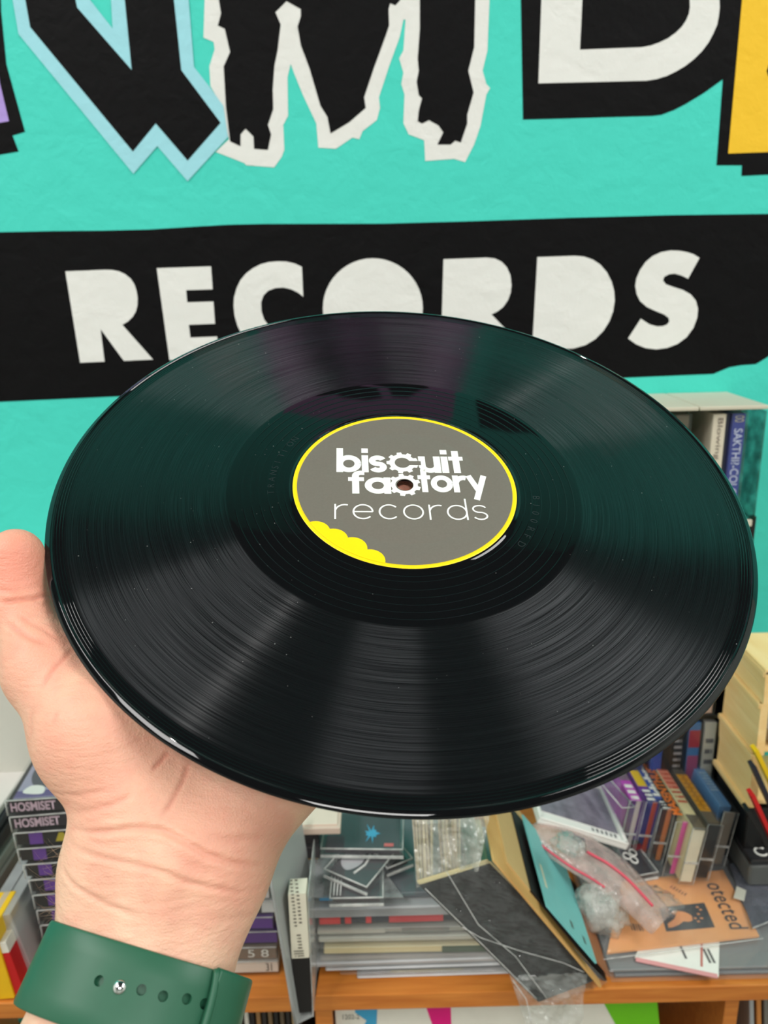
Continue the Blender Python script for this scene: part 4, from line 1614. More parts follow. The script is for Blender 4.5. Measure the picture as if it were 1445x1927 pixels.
# ---------------------------------------------------------------- stack right of the wrist
seq = [((222, 214, 204), [('text', 'COERI', 0.36, 0.52, card((120, 100, 60)), 0.0), ('text', '31', 0.88, 0.93, M_PRINTBLK, 0.0)], 'white'),
       ((126, 108, 94), [('text', 'Aution', 0.40, 0.64, M_PRINTWHT, 0.0), ('text', '5 8', 0.74, 0.92, M_PRINTWHT, 0.0)], 'brown'),
       ((84, 42, 122), [], 'purple'), ((92, 46, 134), [], 'violet'),
       ((206, 202, 200), [('block', 0.68, 0.86, (60, 56, 58)), ('text', '(OO)', 0.70, 0.84, M_PRINTWHT, 0.02)], 'pale grey'),
       ((206, 194, 190), [], 'pinkish white'), ((58, 40, 84), [], 'dark purple'), ((40, 36, 40), [], 'black')]
o = on_shelf(527, 1836)
for i, (rgb, mk, nm) in enumerate(seq):
    z = SHELF_Z + i * (CT + 0.0003)
    M = frame((o.x - CL + 0.0006 * i * ((-1) ** i), o.y, z), (1, 0.004 * ((-1) ** i), 0))
    cassette(M, '%s spined cassette in the stack between wrist and grey holder' % nm, rgb, mk, 'cassettes stacked right of the wrist', edge=True)

# ---------------------------------------------------------------- grey holder with the upright case
M_GREYP = pmat('grey_plastic', (158, 160, 158), rough=0.35, var=0.05, scale=20)
ft, fb = at_y(505, 1633, 0.548), at_y(556, 1930, 0.536)
bt = at_z(548, 1552, ft.z)
dep = (bt - ft)
dep = dep * (0.075 / dep.length)
fb.z = SHELF_Z + 0.0004
hold = empty('file_holder', fb, 'grey plastic file holder standing over the shelf edge beside the wrist', 'file holder')
nrm = dep.cross(fb - ft).normalized() * 0.0016
A, B = ft - hold.location, fb - hold.location
quad_slab('side_panel', A, A + dep, B + dep, B, 0.0018, M_GREYP, hold)
curve_tube('front_edge', [A + (B - A) * i / 6 for i in range(7)], 0.0013, M_GREYP, hold, 8)
curve_tube('top_edge', [A + dep * i / 6 for i in range(7)], 0.0013, M_GREYP, hold, 8)
A2, B2 = A + Vector((0.038, 0.006, -0.035)), B + Vector((0.0215, 0.002, 0))
A2 = at_y(578, 1684, 0.556) - hold.location
B2 = at_y(589, 1926, 0.544) - hold.location
B2.z = 0.0002
dr = Vector((0, 0.07, 0))
quad_slab('thin_side_panel', A2, A2 + dr, B2 + dr, B2, 0.0009, M_EDGE, hold)
quad_slab('floor_panel', B + Vector((0, 0, 0.001)), B2 + Vector((0, 0, 0.0008)), B2 + dr + Vector((0, 0, 0.0008)), B + dep + Vector((0, 0, 0.001)), 0.0008, M_GREYP, hold)
q = [at_y(542, 1683, 0.553), at_y(575, 1681, 0.553), at_y(582, 1802, 0.5475), at_y(549, 1804, 0.5475), at_y(586, 1904, 0.543), at_y(554, 1907, 0.543)]
vc = empty('upright_case', (q[4] + q[5]) / 2, 'tall case with a printed white spine and black foot in the grey holder', 'case')
L_ = lambda p: p - vc.location
dv = Vector((0.0, 0.018, 0))


def prism_case(name, a, b_, c, d, mat):
    fr = [L_(a), L_(b_), L_(c), L_(d)]
    bk = [p + dv for p in fr]
    return pydata(name, fr + bk, [(0, 1, 2, 3), (7, 6, 5, 4), (0, 4, 5, 1), (1, 5, 6, 2), (2, 6, 7, 3), (3, 7, 4, 0)], mat, vc)


prism_case('white_spine', q[0], q[1], q[2], q[3], card((222, 216, 196)))
prism_case('black_foot', q[3] + Vector((0, 0.0002, -0.0003)), q[2] + Vector((0, 0.0002, -0.0003)), q[4], q[5], M_BLACK)
up = (q[0] - q[3]).normalized()
rt = (q[1] - q[0]).normalized()
up = (up - rt * up.dot(rt)).normalized()
fn = rt.cross(up)
TM = Matrix(((up.x, -rt.x, fn.x, 0), (up.y, -rt.y, fn.y, 0), (up.z, -rt.z, fn.z, 0), (0, 0, 0, 1)))
M0 = Matrix.Translation(L_(q[3] + (q[2] - q[3]) * 0.72) + fn * 0.0005) @ TM
for s, x0, x1, y0, y1 in (('lilliilillil', 0.035, 0.078, -0.001, 0.0015), ('illiliillilili', 0.032, 0.078, 0.0035, 0.006), ('lilil', 0.010, 0.024, 0.001, 0.0045), ('ill', 0.002, 0.008, 0.000, 0.0085)):
    fit_text('spine_lettering', s, x0, x1, y0, y1, 0, card((96, 90, 80)), vc, 0.0, 1.0, M0)

# ---------------------------------------------------------------- pile of records in clear outer sleeves
rows = [  # front-edge bottom and top y at x=700, left px, colour, strips, thickness share, name
    (1862, 1852, 672, (150, 142, 134), [(0.18, 0.62, (214, 190, 40))], 'bottom one with a yellow edge'),
    (1851, 1838, 640, (96, 100, 108), [(0.02, 0.3, (150, 160, 178))], 'second from the bottom, slate grey'),
    (1837, 1824, 612, (136, 124, 124), [(0.03, 0.1, (120, 112, 118))], 'third from the bottom, dusty grey'),
    (1823, 1811, 594, (176, 170, 162), [], 'loose grey one below the cream edge'),
    (1810, 1788, 600, (230, 212, 164), [(0.66, 0.99, (84, 102, 84))], 'one with a cream and green edge'),
    (1787, 1771, 590, (206, 202, 188), [], 'one with a plain off-white edge'),
    (1770, 1754, 588, (172, 170, 160), [(0.0, 0.4, (196, 192, 180)), (0.5, 0.78, (140, 142, 134))], 'one with a grey lettered edge'),
    (1753, 1730, 592, (58, 62, 70), [(0.0, 0.135, (226, 70, 70)), (0.165, 0.205, (226, 70, 70)), (0.30, 0.335, (226, 70, 70)), (0.45, 0.80, (214, 72, 76))], 'one with red and black edge stripes'),
    (1729, 1708, 590, (138, 142, 150), [], 'one with a blue grey edge'),
    (1707, 1690, 592, (92, 96, 102), [(0.0, 0.095, (58, 150, 200))], 'topmost one with a blue corner'),
]
YP = 0.582
PLANE_T, PLANE_B = at_y(789, 1666, 0.556), at_y(1013, 1886, 0.546)      # line the leaning stack rests along
ztop = SHELF_Z
for i, (yb, yt, xl, rgb, strips, nm) in enumerate(rows):
    yfr = YP + 0.0016 * i
    z0 = max(ztop + 0.0002, at_y(700, yb, yfr).z)
    z1 = at_y(700, yt, yfr).z
    th = max(0.003, z1 - z0)
    x0 = at_y(xl, (yb + yt) / 2, yfr).x
    t = empty('record_in_sleeve', (x0, yfr, z0), 'bagged record in the flat central pile, %s' % nm, 'record sleeve', 'records lying in the central pile')
    ang = math.radians(random.uniform(-0.5, 0.8))
    t.rotation_euler = (0, 0, ang)
    lim = PLANE_T.x + (PLANE_B.x - PLANE_T.x) * (PLANE_T.z - (z0 + th)) / (PLANE_T.z - PLANE_B.z)
    W_, D_ = min(0.262, lim - x0 - 0.012), 0.185
    rbox('sleeve', W_, D_ - 0.006, th * 0.62, card(rgb), t, 0.0008, (W_ / 2 + 0.004, D_ / 2 + 0.004, th * 0.45), 1)
    rbox('clear_bag', W_ + 0.008, D_, th - 0.0004, M_FROST if i in (0, 2, 3, 8) else M_CLEAR, t, 0.0012, (W_ / 2 + 0.004, D_ / 2, th / 2), 1)
    for s0, s1, c in strips:
        rbox('edge_print', W_ * (s1 - s0), 0.0006, th * 0.55, card(c), t, 0, (0.004 + W_ * (s0 + s1) / 2, 0.0066, th * 0.45))
    ztop = z0 + th
PILE_Z = ztop


# ---------------------------------------------------------------- flat clear cases on the pile
def flat_case(name, fl, fr, z, depth, th, label, cat, inner=(44, 40, 44), group=None, tilt=0.0, inset=0.004, frame_mat=None):
    a, b_ = at_z(*fl, z + th), at_z(*fr, z + th)
    a.z = b_.z = z
    w = (b_ - a).length
    M = frame(a, b_ - a) @ Matrix.Rotation(tilt, 4, 'X')
    t = empty(name, M.translation, label, cat, group, rot=M.to_3x3())
    rbox('shell', w, depth, th, M_CLEAR, t, 0.0007, (w / 2, depth / 2, th / 2))
    rbox('insert', w - 2 * inset, depth - 2 * inset, th * 0.5, card(inner), t, 0.0003, (w / 2, depth / 2, th * 0.45), 1)
    e = 0.0008
    curve_tube('rim', [(e, e, th), (w - e, e, th), (w - e, depth - e, th), (e, depth - e, th)], 0.0009, frame_mat or M_EDGE, t, 6, True)
    rbox('front_lip', w, 0.0016, th * 0.3, frame_mat or M_EDGE, t, 0.0003, (w / 2, 0.0004, th * 0.15), 1)
    return t, w


zt = PILE_Z + 0.0003
# grey film under the cases
g = [at_z(548, 1622, zt + 0.001), at_z(700, 1610, zt + 0.001), at_z(760, 1690, zt + 0.001), at_z(592, 1690, zt + 0.001), at_z(548, 1650, zt + 0.001)]
c0 = sum(g, Vector()) / len(g)
t = empty('plastic_sheet', (c0.x, c0.y, zt), 'sheet of grey translucent plastic lying under the small clear cases', 'plastic sheet')
prism('sheet', [[p - t.location for p in g]], (0, 0, 0.001), clear_mat('grey_film', (150, 152, 152), 0.7, 0.2), t)
tA, w = flat_case('disc_case', (619, 1692), (722, 1690), zt + 0.0025, 0.058, 0.009, 'small clear case with a dark insert, lowest and nearest of the heap', 'disc case', (74, 68, 72), 'small clear cases on the record pile')
for q_ in (0.004, 0.007, 0.010):
    rbox('hinge_rib', 0.0012, 0.05, 0.0006, M_EDGE, tA, 0, (q_, 0.029, 0.0092))
tB, w = flat_case('disc_case', (608, 1636), (690, 1671), zt + 0.012, 0.064, 0.009, 'small clear case turned askew with a white squiggle on its dark insert', 'disc case', (70, 66, 70), 'small clear cases on the record pile')
curve_tube('white_squiggle', [(w * 0.62, 0.050, 0.0068), (w * 0.70, 0.043, 0.0068), (w * 0.52, 0.044, 0.0068), (w * 0.60, 0.034, 0.0068), (w * 0.62, 0.026, 0.0068), (w * 0.55, 0.012, 0.0068)], 0.0011, card((214, 210, 206)), tB, 6)
prism('white_figure', [[(p[0], p[1], 0.0068) for p in smooth_closed([(0.006, 0.022), (0.018, 0.012), (0.026, 0.026), (0.02, 0.044), (0.009, 0.05)], 5)]], (0, 0, 0.0003), card((176, 172, 176)), tB)
rbox('orange_mark', 0.003, 0.012, 0.0003, card((210, 130, 50)), tB, 0, (0.006, 0.045, 0.0069))
tC, w = flat_case('disc_case', (602, 1598), (759, 1600), zt + 0.022, 0.060, 0.010, 'small clear case with a bright blue splash, on top of the heap', 'disc case', (58, 52, 60), 'small clear cases on the record pile')
star = []
for k in range(18):
    a = 2 * math.pi * k / 18
    rr = 0.0085 if k % 2 == 0 else 0.0035
    rr *= 1 + 0.35 * math.sin(k * 2.3)
    star.append((w * 0.60 + rr * math.cos(a), 0.026 + rr * 1.4 * math.sin(a), 0.0075))
prism('blue_splash', [star], (0, 0, 0.0003), card((60, 160, 200)), tC)
rbox('red_mark', 0.009, 0.004, 0.0004, card((214, 90, 88)), tC, 0, (w * 0.82, 0.010, 0.0076))
tD, w = flat_case('disc_case', (728, 1636), (778, 1616), zt + 0.004, 0.05, 0.009, 'small clear case with a black insert beside the bagged cards', 'disc case', (26, 24, 26), 'small clear cases on the record pile')

# dark tapes, beige and black boxes at the back of the pile
for i, nm in enumerate(('lowest', 'middle', 'upper')):
    o = at_z(604, 1638, zt)
    cassette(frame((o.x - CL, o.y + 0.010 + 0.001 * i, zt + 0.0002 + i * 0.0173), (1, 0.02, 0)), 'dark brown cassette, %s of three stacked left of the small cases' % nm, (44, 34, 36),
             group='dark tapes on the record pile')
o = at_z(546, 1573, zt + 0.053)
t = empty('beige_box', (o.x, o.y, zt + 0.0525), 'beige pink carton resting on the dark tapes behind the wrist', 'carton')
M_BEIGE = card((214, 190, 174))
rbox('carton', 0.046, 0.05, 0.007, M_BEIGE, t, 0.001, (0.024, 0.026, 0.0036))
rbox('flap', 0.040, 0.042, 0.0012, card((226, 206, 190)), t, 0.0004, (0.024, 0.026, 0.0078))
a, b_ = at_y(604, 1565, 0.735), at_y(738, 1562, 0.735)
t = empty('black_box', ((a.x + b_.x) / 2, 0.735, zt), 'black box at the back of the pile behind the blue splashed case', 'box')
hb_ = at_y(604, 1541, 0.735).z - zt
rbox('body', b_.x - a.x, 0.06, hb_ - 0.002, M_BLACK, t, 0.0015, (0, 0.031, (hb_ - 0.002) / 2))
rbox('lid', b_.x - a.x + 0.001, 0.061, 0.003, card((66, 72, 78), 0.3), t, 0.001, (0, 0.031, hb_ - 0.0014))
rbox('lime_label', 0.03, 0.03, 0.0004, card((120, 130, 40)), t, 0, (-0.025, 0.042, hb_ + 0.0003))
a = at_y(732, 1562, 0.72)
t = empty('beige_box', (a.x + 0.014, 0.72, zt), 'small beige carton right of the black box at the back of the pile', 'carton')
rbox('carton', 0.026, 0.05, a.z - zt + 0.012, M_BEIGE, t, 0.001, (0, 0.026, (a.z - zt + 0.012) / 2))
rbox('flap', 0.022, 0.044, 0.001, card((228, 210, 196)), t, 0.0003, (0, 0.026, a.z - zt + 0.0124))
# ---------------------------------------------------------------- leaning row of 7-inch sleeves
def lean_card(name, T_px, B_px, yf, depth, th, mat, label, cat, group=None, yb=None, nlayers=0, layer_mat=None, back=(0, 1, 0)):
    """sleeve leaning to the left: front edge from T (top) to B (foot), running back from the viewer"""
    T, B = at_y(*T_px, yf), at_y(*B_px, yb if yb is not None else yf - 0.004)
    dvec = Vector(back).normalized() * depth
    nrm_ = (T - B).cross(dvec).normalized()
    if nrm_.dot(EYE - B) < 0:
        nrm_ = -nrm_
    t = empty(name, B, label, cat, group)
    a, b_ = T - B, Vector((0, 0, 0))
    o = quad_slab('face', a, b_, b_ + dvec, a + dvec, th if not nlayers else 0.0012, mat, t)
    if o.data.polygons[0].normal.dot(nrm_) < 0:
        v = [a, a + dvec, b_ + dvec, b_]
        bpy.data.objects.remove(o)
        o = quad_slab('face', *v, th if not nlayers else 0.0012, mat, t)
    for k in range(nlayers):
        of = -nrm_ * (0.0014 + th * k / nlayers)
        sh = (a - b_).normalized() * random.uniform(-0.002, 0.004) + dvec.normalized() * random.uniform(0, 0.003)
        v = [a + of + sh, a + dvec + of + sh, b_ + dvec + of, b_ + of]
        quad_slab('card_layer', *v, th / nlayers * 0.7, layer_mat, t)
    return t, T, B, dvec, nrm_


M_KRAFT = wood_material('kraft_card', (214, 170, 104), (196, 148, 84), 30, (1, 1, 1), 0.6)
M_CREAMCARD = card((206, 190, 146), 0.6)
_t0 = at_y(789, 1666, 0.556)
_bk = at_z(922, 1625, _t0.z) - _t0
blk, bT, bB, bd, bn = lean_card('sleeve_stack', (789, 1666), (1013, 1886), 0.556, _bk.length, 0.0045, M_BLACKCARD, 'black faced stack of sleeves leaning over the shelf edge in a clear bag',
                                'record sleeve', None, 0.546, 7, M_CREAMCARD, back=_bk)
# beige card ends standing in the bag above the black face
for bi, (x0, x1, yt_, yb_) in enumerate(((786, 812, 1538, 1662), (832, 866, 1560, 1650))):
    t = empty('card_bundle', at_y(x0, yb_, 0.60 + 0.02 * bi), ('bundle of thin beige cards at the left edge of the clear bag', 'bundle of thin beige cards inside the clear bag above the black sleeve')[bi], 'card bundle')
    for k in range(9):
        px = x0 + (x1 - x0) * k / 8
        a = at_y(px + random.uniform(-2, 2), yb_ + random.uniform(-5, 4), 0.60 + 0.02 * bi) - t.location
        b_ = at_y(px - 6 + random.uniform(-5, 5), yt_ + random.uniform(-6, 6), 0.640 + 0.02 * bi) - t.location
        back = Vector((0.004, 0.05, 0.012))
        quad_slab('card', a, b_, b_ + back, a + back, 0.0007, M_CREAMCARD if k % 3 else card((178, 150, 100), 0.6), t)

kr, kT, kB, kd, kn = lean_card('record_sleeve', (930, 1618), (1132, 1857), 0.574, 0.150, 0.0022, M_KRAFT, 'brown kraft seven inch sleeve leaning against the black faced stack', 'record sleeve', 'leaning seven inch sleeves', 0.560)
lean_card('record_sleeve', (955, 1622), (1118, 1826), 0.590, 0.140, 0.003, card((200, 168, 112), 0.6), 'second kraft sleeve just right of the foremost brown one', 'record sleeve', 'leaning seven inch sleeves', 0.576)
lean_card('record_sleeve', (1000, 1675), (1142, 1845), 0.586, 0.12, 0.003, M_BLACKCARD, 'black inner sleeve showing between the kraft and teal sleeves', 'record sleeve', 'leaning seven inch sleeves', 0.574)
lean_card('record_sleeve', (1062, 1735), (1148, 1838), 0.580, 0.06, 0.0012, card((150, 96, 62), 0.5), 'thin reddish brown card behind the teal sleeve', 'record sleeve', 'leaning seven inch sleeves', 0.566)
M_TEALCARD = card((112, 186, 184))
tl, tT, tB_, td, tn = lean_card('record_sleeve', (1030, 1704), (1123, 1812), 0.572, 0.125, 0.0018, M_TEALCARD, 'teal printed sleeve leaning at the front of the row beside the crumpled bag', 'record sleeve', 'leaning seven inch sleeves', 0.559)
# print on the teal sleeve
al = (tB_ - tT)
for f0, d0, l_, w_ in ((0.10, 0.030, 0.030, 0.003), (0.55, 0.012, 0.008, 0.0035), (0.80, 0.010, 0.008, 0.003)):
    base = tT - tB_ + al * f0 + tn * 0.0003
    e = td.normalized()
    dd = al.normalized()
    c = card((206, 204, 176)) if f0 < 0.2 else card((70, 92, 84))
    v = [base + e * (d0 + l_), base + e * d0, base + e * d0 + dd * w_, base + e * (d0 + l_) + dd * w_]
    quad_slab('printed_mark', *v, 0.0002, c, tl)


# clear film: crumpled sheets
def film(name, quad, nu, nv_, amp, mat, label, cat, freq=60, seed=0, parent=None):
    """crumpled film spanning four world corners"""
    q = [Vector(p) for p in quad]
    c = sum(q, Vector()) / 4
    from mathutils import noise as mn
    vs, fs = [], []
    nrm_ = (q[1] - q[0]).cross(q[3] - q[0]).normalized()
    for i in range(nu + 1):
        for j in range(nv_ + 1):
            u, v = i / nu, j / nv_
            p = q[0] * (1 - u) * (1 - v) + q[1] * u * (1 - v) + q[2] * u * v + q[3] * (1 - u) * v
            n1 = mn.noise(p * freq + Vector((seed, seed * 2, 0)))
            n2 = abs(mn.noise(p * freq * 2.3 + Vector((0, seed, seed))))
            vs.append(p + nrm_ * amp * (n1 + 0.9 * (0.4 - n2)) - c)
    for i in range(nu):
        for j in range(nv_):
            a = i * (nv_ + 1) + j
            fs.append((a, a + nv_ + 1, a + nv_ + 2, a + 1))
    if parent is None:
        t = empty(name, c, label, cat)
        o = pydata('film', vs, fs, mat, t, smooth=False, fix=False)
    else:
        t = parent
        o = pydata(name, [v + c - parent.location for v in vs], fs, mat, parent, smooth=False, fix=False)
    md = o.modifiers.new('thickness', 'SOLIDIFY')
    md.thickness = 0.00025
    return t


ex = (bB - bT).normalized()
off = bn * 0.0016
bagp = film('clear_bag', [bT - ex * 0.006 + off, bB + ex * 0.006 + off, bB + ex * 0.006 + bd + off, bT - ex * 0.006 + bd + off], 46, 26, 0.0014, M_THINBAG,
            'clear crinkled bag around the black faced sleeves', 'plastic bag', 75, 3)
# the bag's empty foot hanging below the shelf edge
h0, h1 = at_y(960, 1838, 0.548), at_y(1106, 1832, 0.556)
h2, h3 = at_y(1088, 1990, 0.540), at_y(1010, 1990, 0.540)
film('hanging_foot', [h0, h1, h2, h3], 26, 26, 0.005, M_BAG, None, None, 60, 9, bagp)
for qd in ([(800, 1672), (905, 1775), (1010, 1880)], [(840, 1640), (900, 1740), (970, 1800), (1030, 1880)], [(905, 1765), (980, 1790), (1060, 1812), (1100, 1830)], [(870, 1745), (905, 1765)], [(965, 1845), (990, 1880), (1000, 1925)]):
    pts = []
    for p in qd:
        d = ray(*p)
        pl = bT + bn * 0.0042
        pts.append(EYE + d * ((pl - EYE).dot(bn) / d.dot(bn)) - bagp.location)
    sp = []
    for a, b_ in zip(pts, pts[1:]):
        sp += [a + (b_ - a) * k / 6 for k in range(6)]
    curve_tube('fold', sp + [pts[-1]], 0.0004, M_EDGE, bagp, 5)
# upper part of the bag over the beige cards
film('card_bag_film', [at_y(772, 1500, 0.600), at_y(930, 1500, 0.600), at_y(900, 1640, 0.572), at_y(784, 1672, 0.572)], 24, 24, 0.005, M_BAG2, None, None, 55, 5, bagp)

# milky bag with pink seals
ctr = [(985, 1555), (1030, 1590), (1075, 1622), (1120, 1648), (1165, 1680), (1205, 1715), (1235, 1748)]
hts = [0.066, 0.064, 0.060, 0.054, 0.046, 0.038, 0.030]
up_px = [(1050, 1520), (1090, 1555), (1125, 1585), (1160, 1605), (1190, 1630), (1225, 1670), (1265, 1715)]
t = empty('resealable_bag', at_z(1120, 1690, SHELF_Z + 0.02), 'milky resealable bag with two pink seal lines between teal sleeve and white framed case', 'plastic bag')
vs, fs = [], []
for i, (c, u_, h) in enumerate(zip(ctr, up_px, hts)):
    for j in range(7):
        v = j / 6
        px = c[0] + (u_[0] - c[0]) * v - 10 * (1 - v)
        py = c[1] + (u_[1] - c[1]) * v + 14 * (1 - v)
        hh = SHELF_Z + h + 0.012 * math.sin(v * math.pi) - 0.004 * v
        vs.append(at_z(px, py, hh) - t.location)
for i in range(6):
    for j in range(6):
        a = i * 7 + j
        fs.append((a, a + 7, a + 8, a + 1))
o = pydata('film', vs, fs, clear_mat('milky_pink_film', (224, 198, 190), 0.40, 0.12, 0.5, 60), t, smooth=True, fix=False)
md = o.modifiers.new('s', 'SUBSURF')
md.levels = md.render_levels = 2
md = o.modifiers.new('thickness', 'SOLIDIFY')
md.thickness = 0.0006
M_PINK = pmat('pink_seal', (226, 84, 104), rough=0.35, var=0.05)
for col, rr in ((0.12, 0.0012), (0.66, 0.0014)):
    pts = []
    for i, (c, u_, h) in enumerate(zip(ctr, up_px, hts)):
        px = c[0] + (u_[0] - c[0]) * col - 10 * (1 - col)
        py = c[1] + (u_[1] - c[1]) * col + 14 * (1 - col)
        pts.append(at_z(px, py, SHELF_Z + h + 0.012 * math.sin(col * math.pi) - 0.004 * col + 0.0012) - t.location)
    sp = []
    for i in range(6):
        p0, p1, p2, p3 = pts[max(0, i - 1)], pts[i], pts[i + 1], pts[min(6, i + 2)]
        for k in range(6):
            s = k / 6
            sp.append(0.5 * ((2 * p1) + (p2 - p0) * s + (2 * p0 - 5 * p1 + 4 * p2 - p3) * s * s + (3 * p1 - p0 - 3 * p2 + p3) * s ** 3))
    curve_tube('pink_seal', sp[(2 if col < 0.5 else 12):(22 if col < 0.5 else 33)], rr, M_PINK, t, 6)


def crumple(name, px, py, h, rad, mat, label, seed):
    from mathutils import noise as mn
    bm = bmesh.new()
    bmesh.ops.create_icosphere(bm, subdivisions=4, radius=1.0)
    for v in bm.verts:
        d = v.co.normalized()
        n = mn.noise(d * 2.0 + Vector((seed, 0, 0))) * 0.5 + abs(mn.noise(d * 5.0 + Vector((0, seed, 0)))) * 0.55 - 0.2
        k = 1 + 0.5 * n
        v.co = Vector((d.x * rad[0] * k, d.y * rad[1] * k, d.z * rad[2] * k))
    me = bpy.data.meshes.new(name)
    bm.to_mesh(me)
    bm.free()
    t = empty(name, at_z(px, py, SHELF_Z + h), label, 'plastic film')
    o = link('film', me, mat, t, smooth=True)
    bm = bmesh.new()
    bmesh.ops.create_icosphere(bm, subdivisions=3, radius=1.0)
    for v in bm.verts:
        d = v.co.normalized()
        k = 0.75 + 0.45 * mn.noise(d * 3.0 + Vector((seed * 2, 1, 0)))
        v.co = Vector((d.x * rad[0] * k, d.y * rad[1] * k, d.z * rad[2] * k))
    me = bpy.data.meshes.new('inner_folds')
    bm.to_mesh(me)
    bm.free()
    link('inner_folds', me, mat, t, smooth=True)
    return t


crumple('crumpled_film', 1128, 1712, 0.030, (0.027, 0.024, 0.026), clear_mat('crumpled_ball_film', (226, 222, 214), 0.30, 0.08, 0.9, 130), 'crumpled ball of clear film beside the teal sleeve', 2.1)
crumple('crumpled_film', 1232, 1700, 0.016, (0.026, 0.020, 0.010), M_BAG, 'flat crumple of clear film lying on the orange cover', 7.7)
crumple('crumpled_film', 1070, 1590, 0.115, (0.016, 0.016, 0.007), M_BAG, 'shiny wisp of clear film under the white framed case', 4.2)

# white framed case with a photograph
a, b_ = at_y(1010, 1549, 0.70), at_y(1178, 1600, 0.70)
w = (b_ - a).length
M = frame(a, b_ - a)
t = empty('framed_case', M.translation, 'white framed case with a grey lilac photograph lying on the bags', 'framed case', rot=M.to_3x3())
dp = 0.100
M_WFR = pmat('white_plastic', (236, 234, 228), rough=0.3, var=0.02)
rbox('tray', w, dp, 0.005, M_WFR, t, 0.001, (w / 2, dp / 2, 0.0025))
M_PHOTO = pmat('lilac_photo_print', (128, 122, 134), rough=0.3, var=0.75, scale=70)
rbox('photograph', w - 0.012, dp - 0.022, 0.0008, M_PHOTO, t, 0, (w / 2, dp / 2 + 0.006, 0.0054))
for nm, sx, sy, cx_, cy_ in (('frame_bar', w, 0.0045, w / 2, 0.0022), ('frame_bar', w, 0.0045, w / 2, dp - 0.0022), ('frame_bar', 0.0045, dp, 0.0022, dp / 2), ('frame_bar', 0.0045, dp, w - 0.0022, dp / 2)):
    rbox(nm, sx, sy, 0.003, M_WFR, t, 0.0008, (cx_, cy_, 0.0068))
fit_text('caption', 'ililil', w * 0.62, w * 0.90, 0.008, 0.014, 0.0056, card((90, 88, 92)), t, 0.0)

# ---------------------------------------------------------------- right end: sleeves, leaflet, orange cover
zr = SHELF_Z + 0.0004
for i, (ybt, rgb, x0, x1, nm) in enumerate(((1850, (112, 112, 114), 1150, 1700, 'lowest dark grey'), (1840, (132, 132, 132), 1140, 1690, 'upper mid grey'))):
    a = at_z(x0, ybt, zr)
    b_ = at_z(x1, ybt - (x1 - x0) * 0.02, zr)
    t = empty('record_in_sleeve', (a.x, a.y, zr), '%s record in a clear sleeve under the orange cover' % nm, 'record sleeve', 'records under the orange cover')
    W_, D_ = b_.x - a.x, 0.835 - a.y
    rbox('sleeve', W_ - 0.01, D_ - 0.01, 0.003, card(rgb), t, 0.0006, (W_ / 2, D_ / 2, 0.0022), 1)
    rbox('clear_bag', W_, D_, 0.0046, M_CLEAR, t, 0.001, (W_ / 2, D_ / 2, 0.0023), 1)
    zr += 0.0050
lz = zr + 0.0003
t = empty('leaflet', at_z(1300, 1800, lz), 'white leaflet with red rules sticking out under the orange cover', 'leaflet')
lf = [at_z(*p, lz) - t.location for p in ((1194, 1803), (1352, 1839), (1354, 1745), (1230, 1720))]
prism('paper', [lf], (0, 0, 0.0006), card((240, 238, 230)), t)
for a, b_, rgb, ww in (((1196, 1806), (1350, 1838), (226, 160, 160), 0.0022), ((1320, 1770), (1320, 1820), (196, 120, 110), 0.0010)):
    p, q_ = at_z(*a, lz) - t.location, at_z(*b_, lz) - t.location
    s = (q_ - p).cross(Vector((0, 0, 1))).normalized() * ww
    prism('red_rule', [[p + s, q_ + s, q_ - s, p - s]], (0, 0, 0.0009), card(rgb), t)
for px, pyl, wv in ((1285, 1792, 0.001), (1330, 1800, 0.0016), (1338, 1800, 0.0008)):
    p = at_z(px, pyl, lz) - t.location
    rbox('text_block', 0.0022, 0.016, 0.0009, card((110, 108, 106)), t, 0, (p.x, p.y, 0.0005))
oz = lz + 0.0012
t = empty('magazine', at_z(1280, 1730, oz), 'orange printed cover lettered tected with a black picture, in a clear sleeve', 'magazine')
oc = [at_z(*p, oz) - t.location for p in ((1142, 1796), (1428, 1764), (1360, 1640), (1170, 1662))]
prism('cover', [oc], (0, 0, 0.0022), pmat('orange_print', (252, 172, 104), rough=0.35, var=0.04, scale=40), t)
PZ = oz + 0.0024


def op(px, py, dz=0.0):
    return at_z(px, py, PZ + dz) - t.location


prism('black_picture', [[op(1240, 1708), op(1254, 1753), op(1345, 1745), op(1325, 1699)]], (0, 0, 0.0003), card((46, 46, 52)), t)
fig = [(1256, 1739), (1268, 1730), (1272, 1722), (1262, 1719), (1268, 1714), (1286, 1716), (1294, 1719), (1302, 1724), (1303, 1732), (1296, 1735), (1286, 1734), (1278, 1740), (1266, 1745), (1258, 1746)]
prism('orange_figure', [[op(*p, 0.0003) for p in fig]], (0, 0, 0.0003), pmat('orange_ink', (240, 156, 96), rough=0.4, var=0.04), t)
for p in ((1312, 1707), (1318, 1712), (1314, 1720), (1320, 1728), (1314, 1734), (1308, 1728)):
    c = op(*p, 0.0003)
    rbox('orange_speck', 0.0026, 0.0018, 0.0003, MATS['orange_ink'], t, 0, tuple(c))
for k in range(5):
    c = op(1188 + 5 * k, 1744 + k * 0.5, 0.0002)
    rbox('barcode_bar', 0.0013 if k % 2 else 0.0007, 0.008, 0.0003, card((70, 56, 48)), t, 0, tuple(c))
a, b_ = op(1338, 1662, 0.0004), op(1386, 1748, 0.0004)
xd = (b_ - a).normalized()
yd = Vector((-xd.y, xd.x, 0))
TMx = Matrix(((xd.x, yd.x, 0, a.x), (xd.y, yd.y, 0, a.y), (0, 0, 1, a.z), (0, 0, 0, 1)))
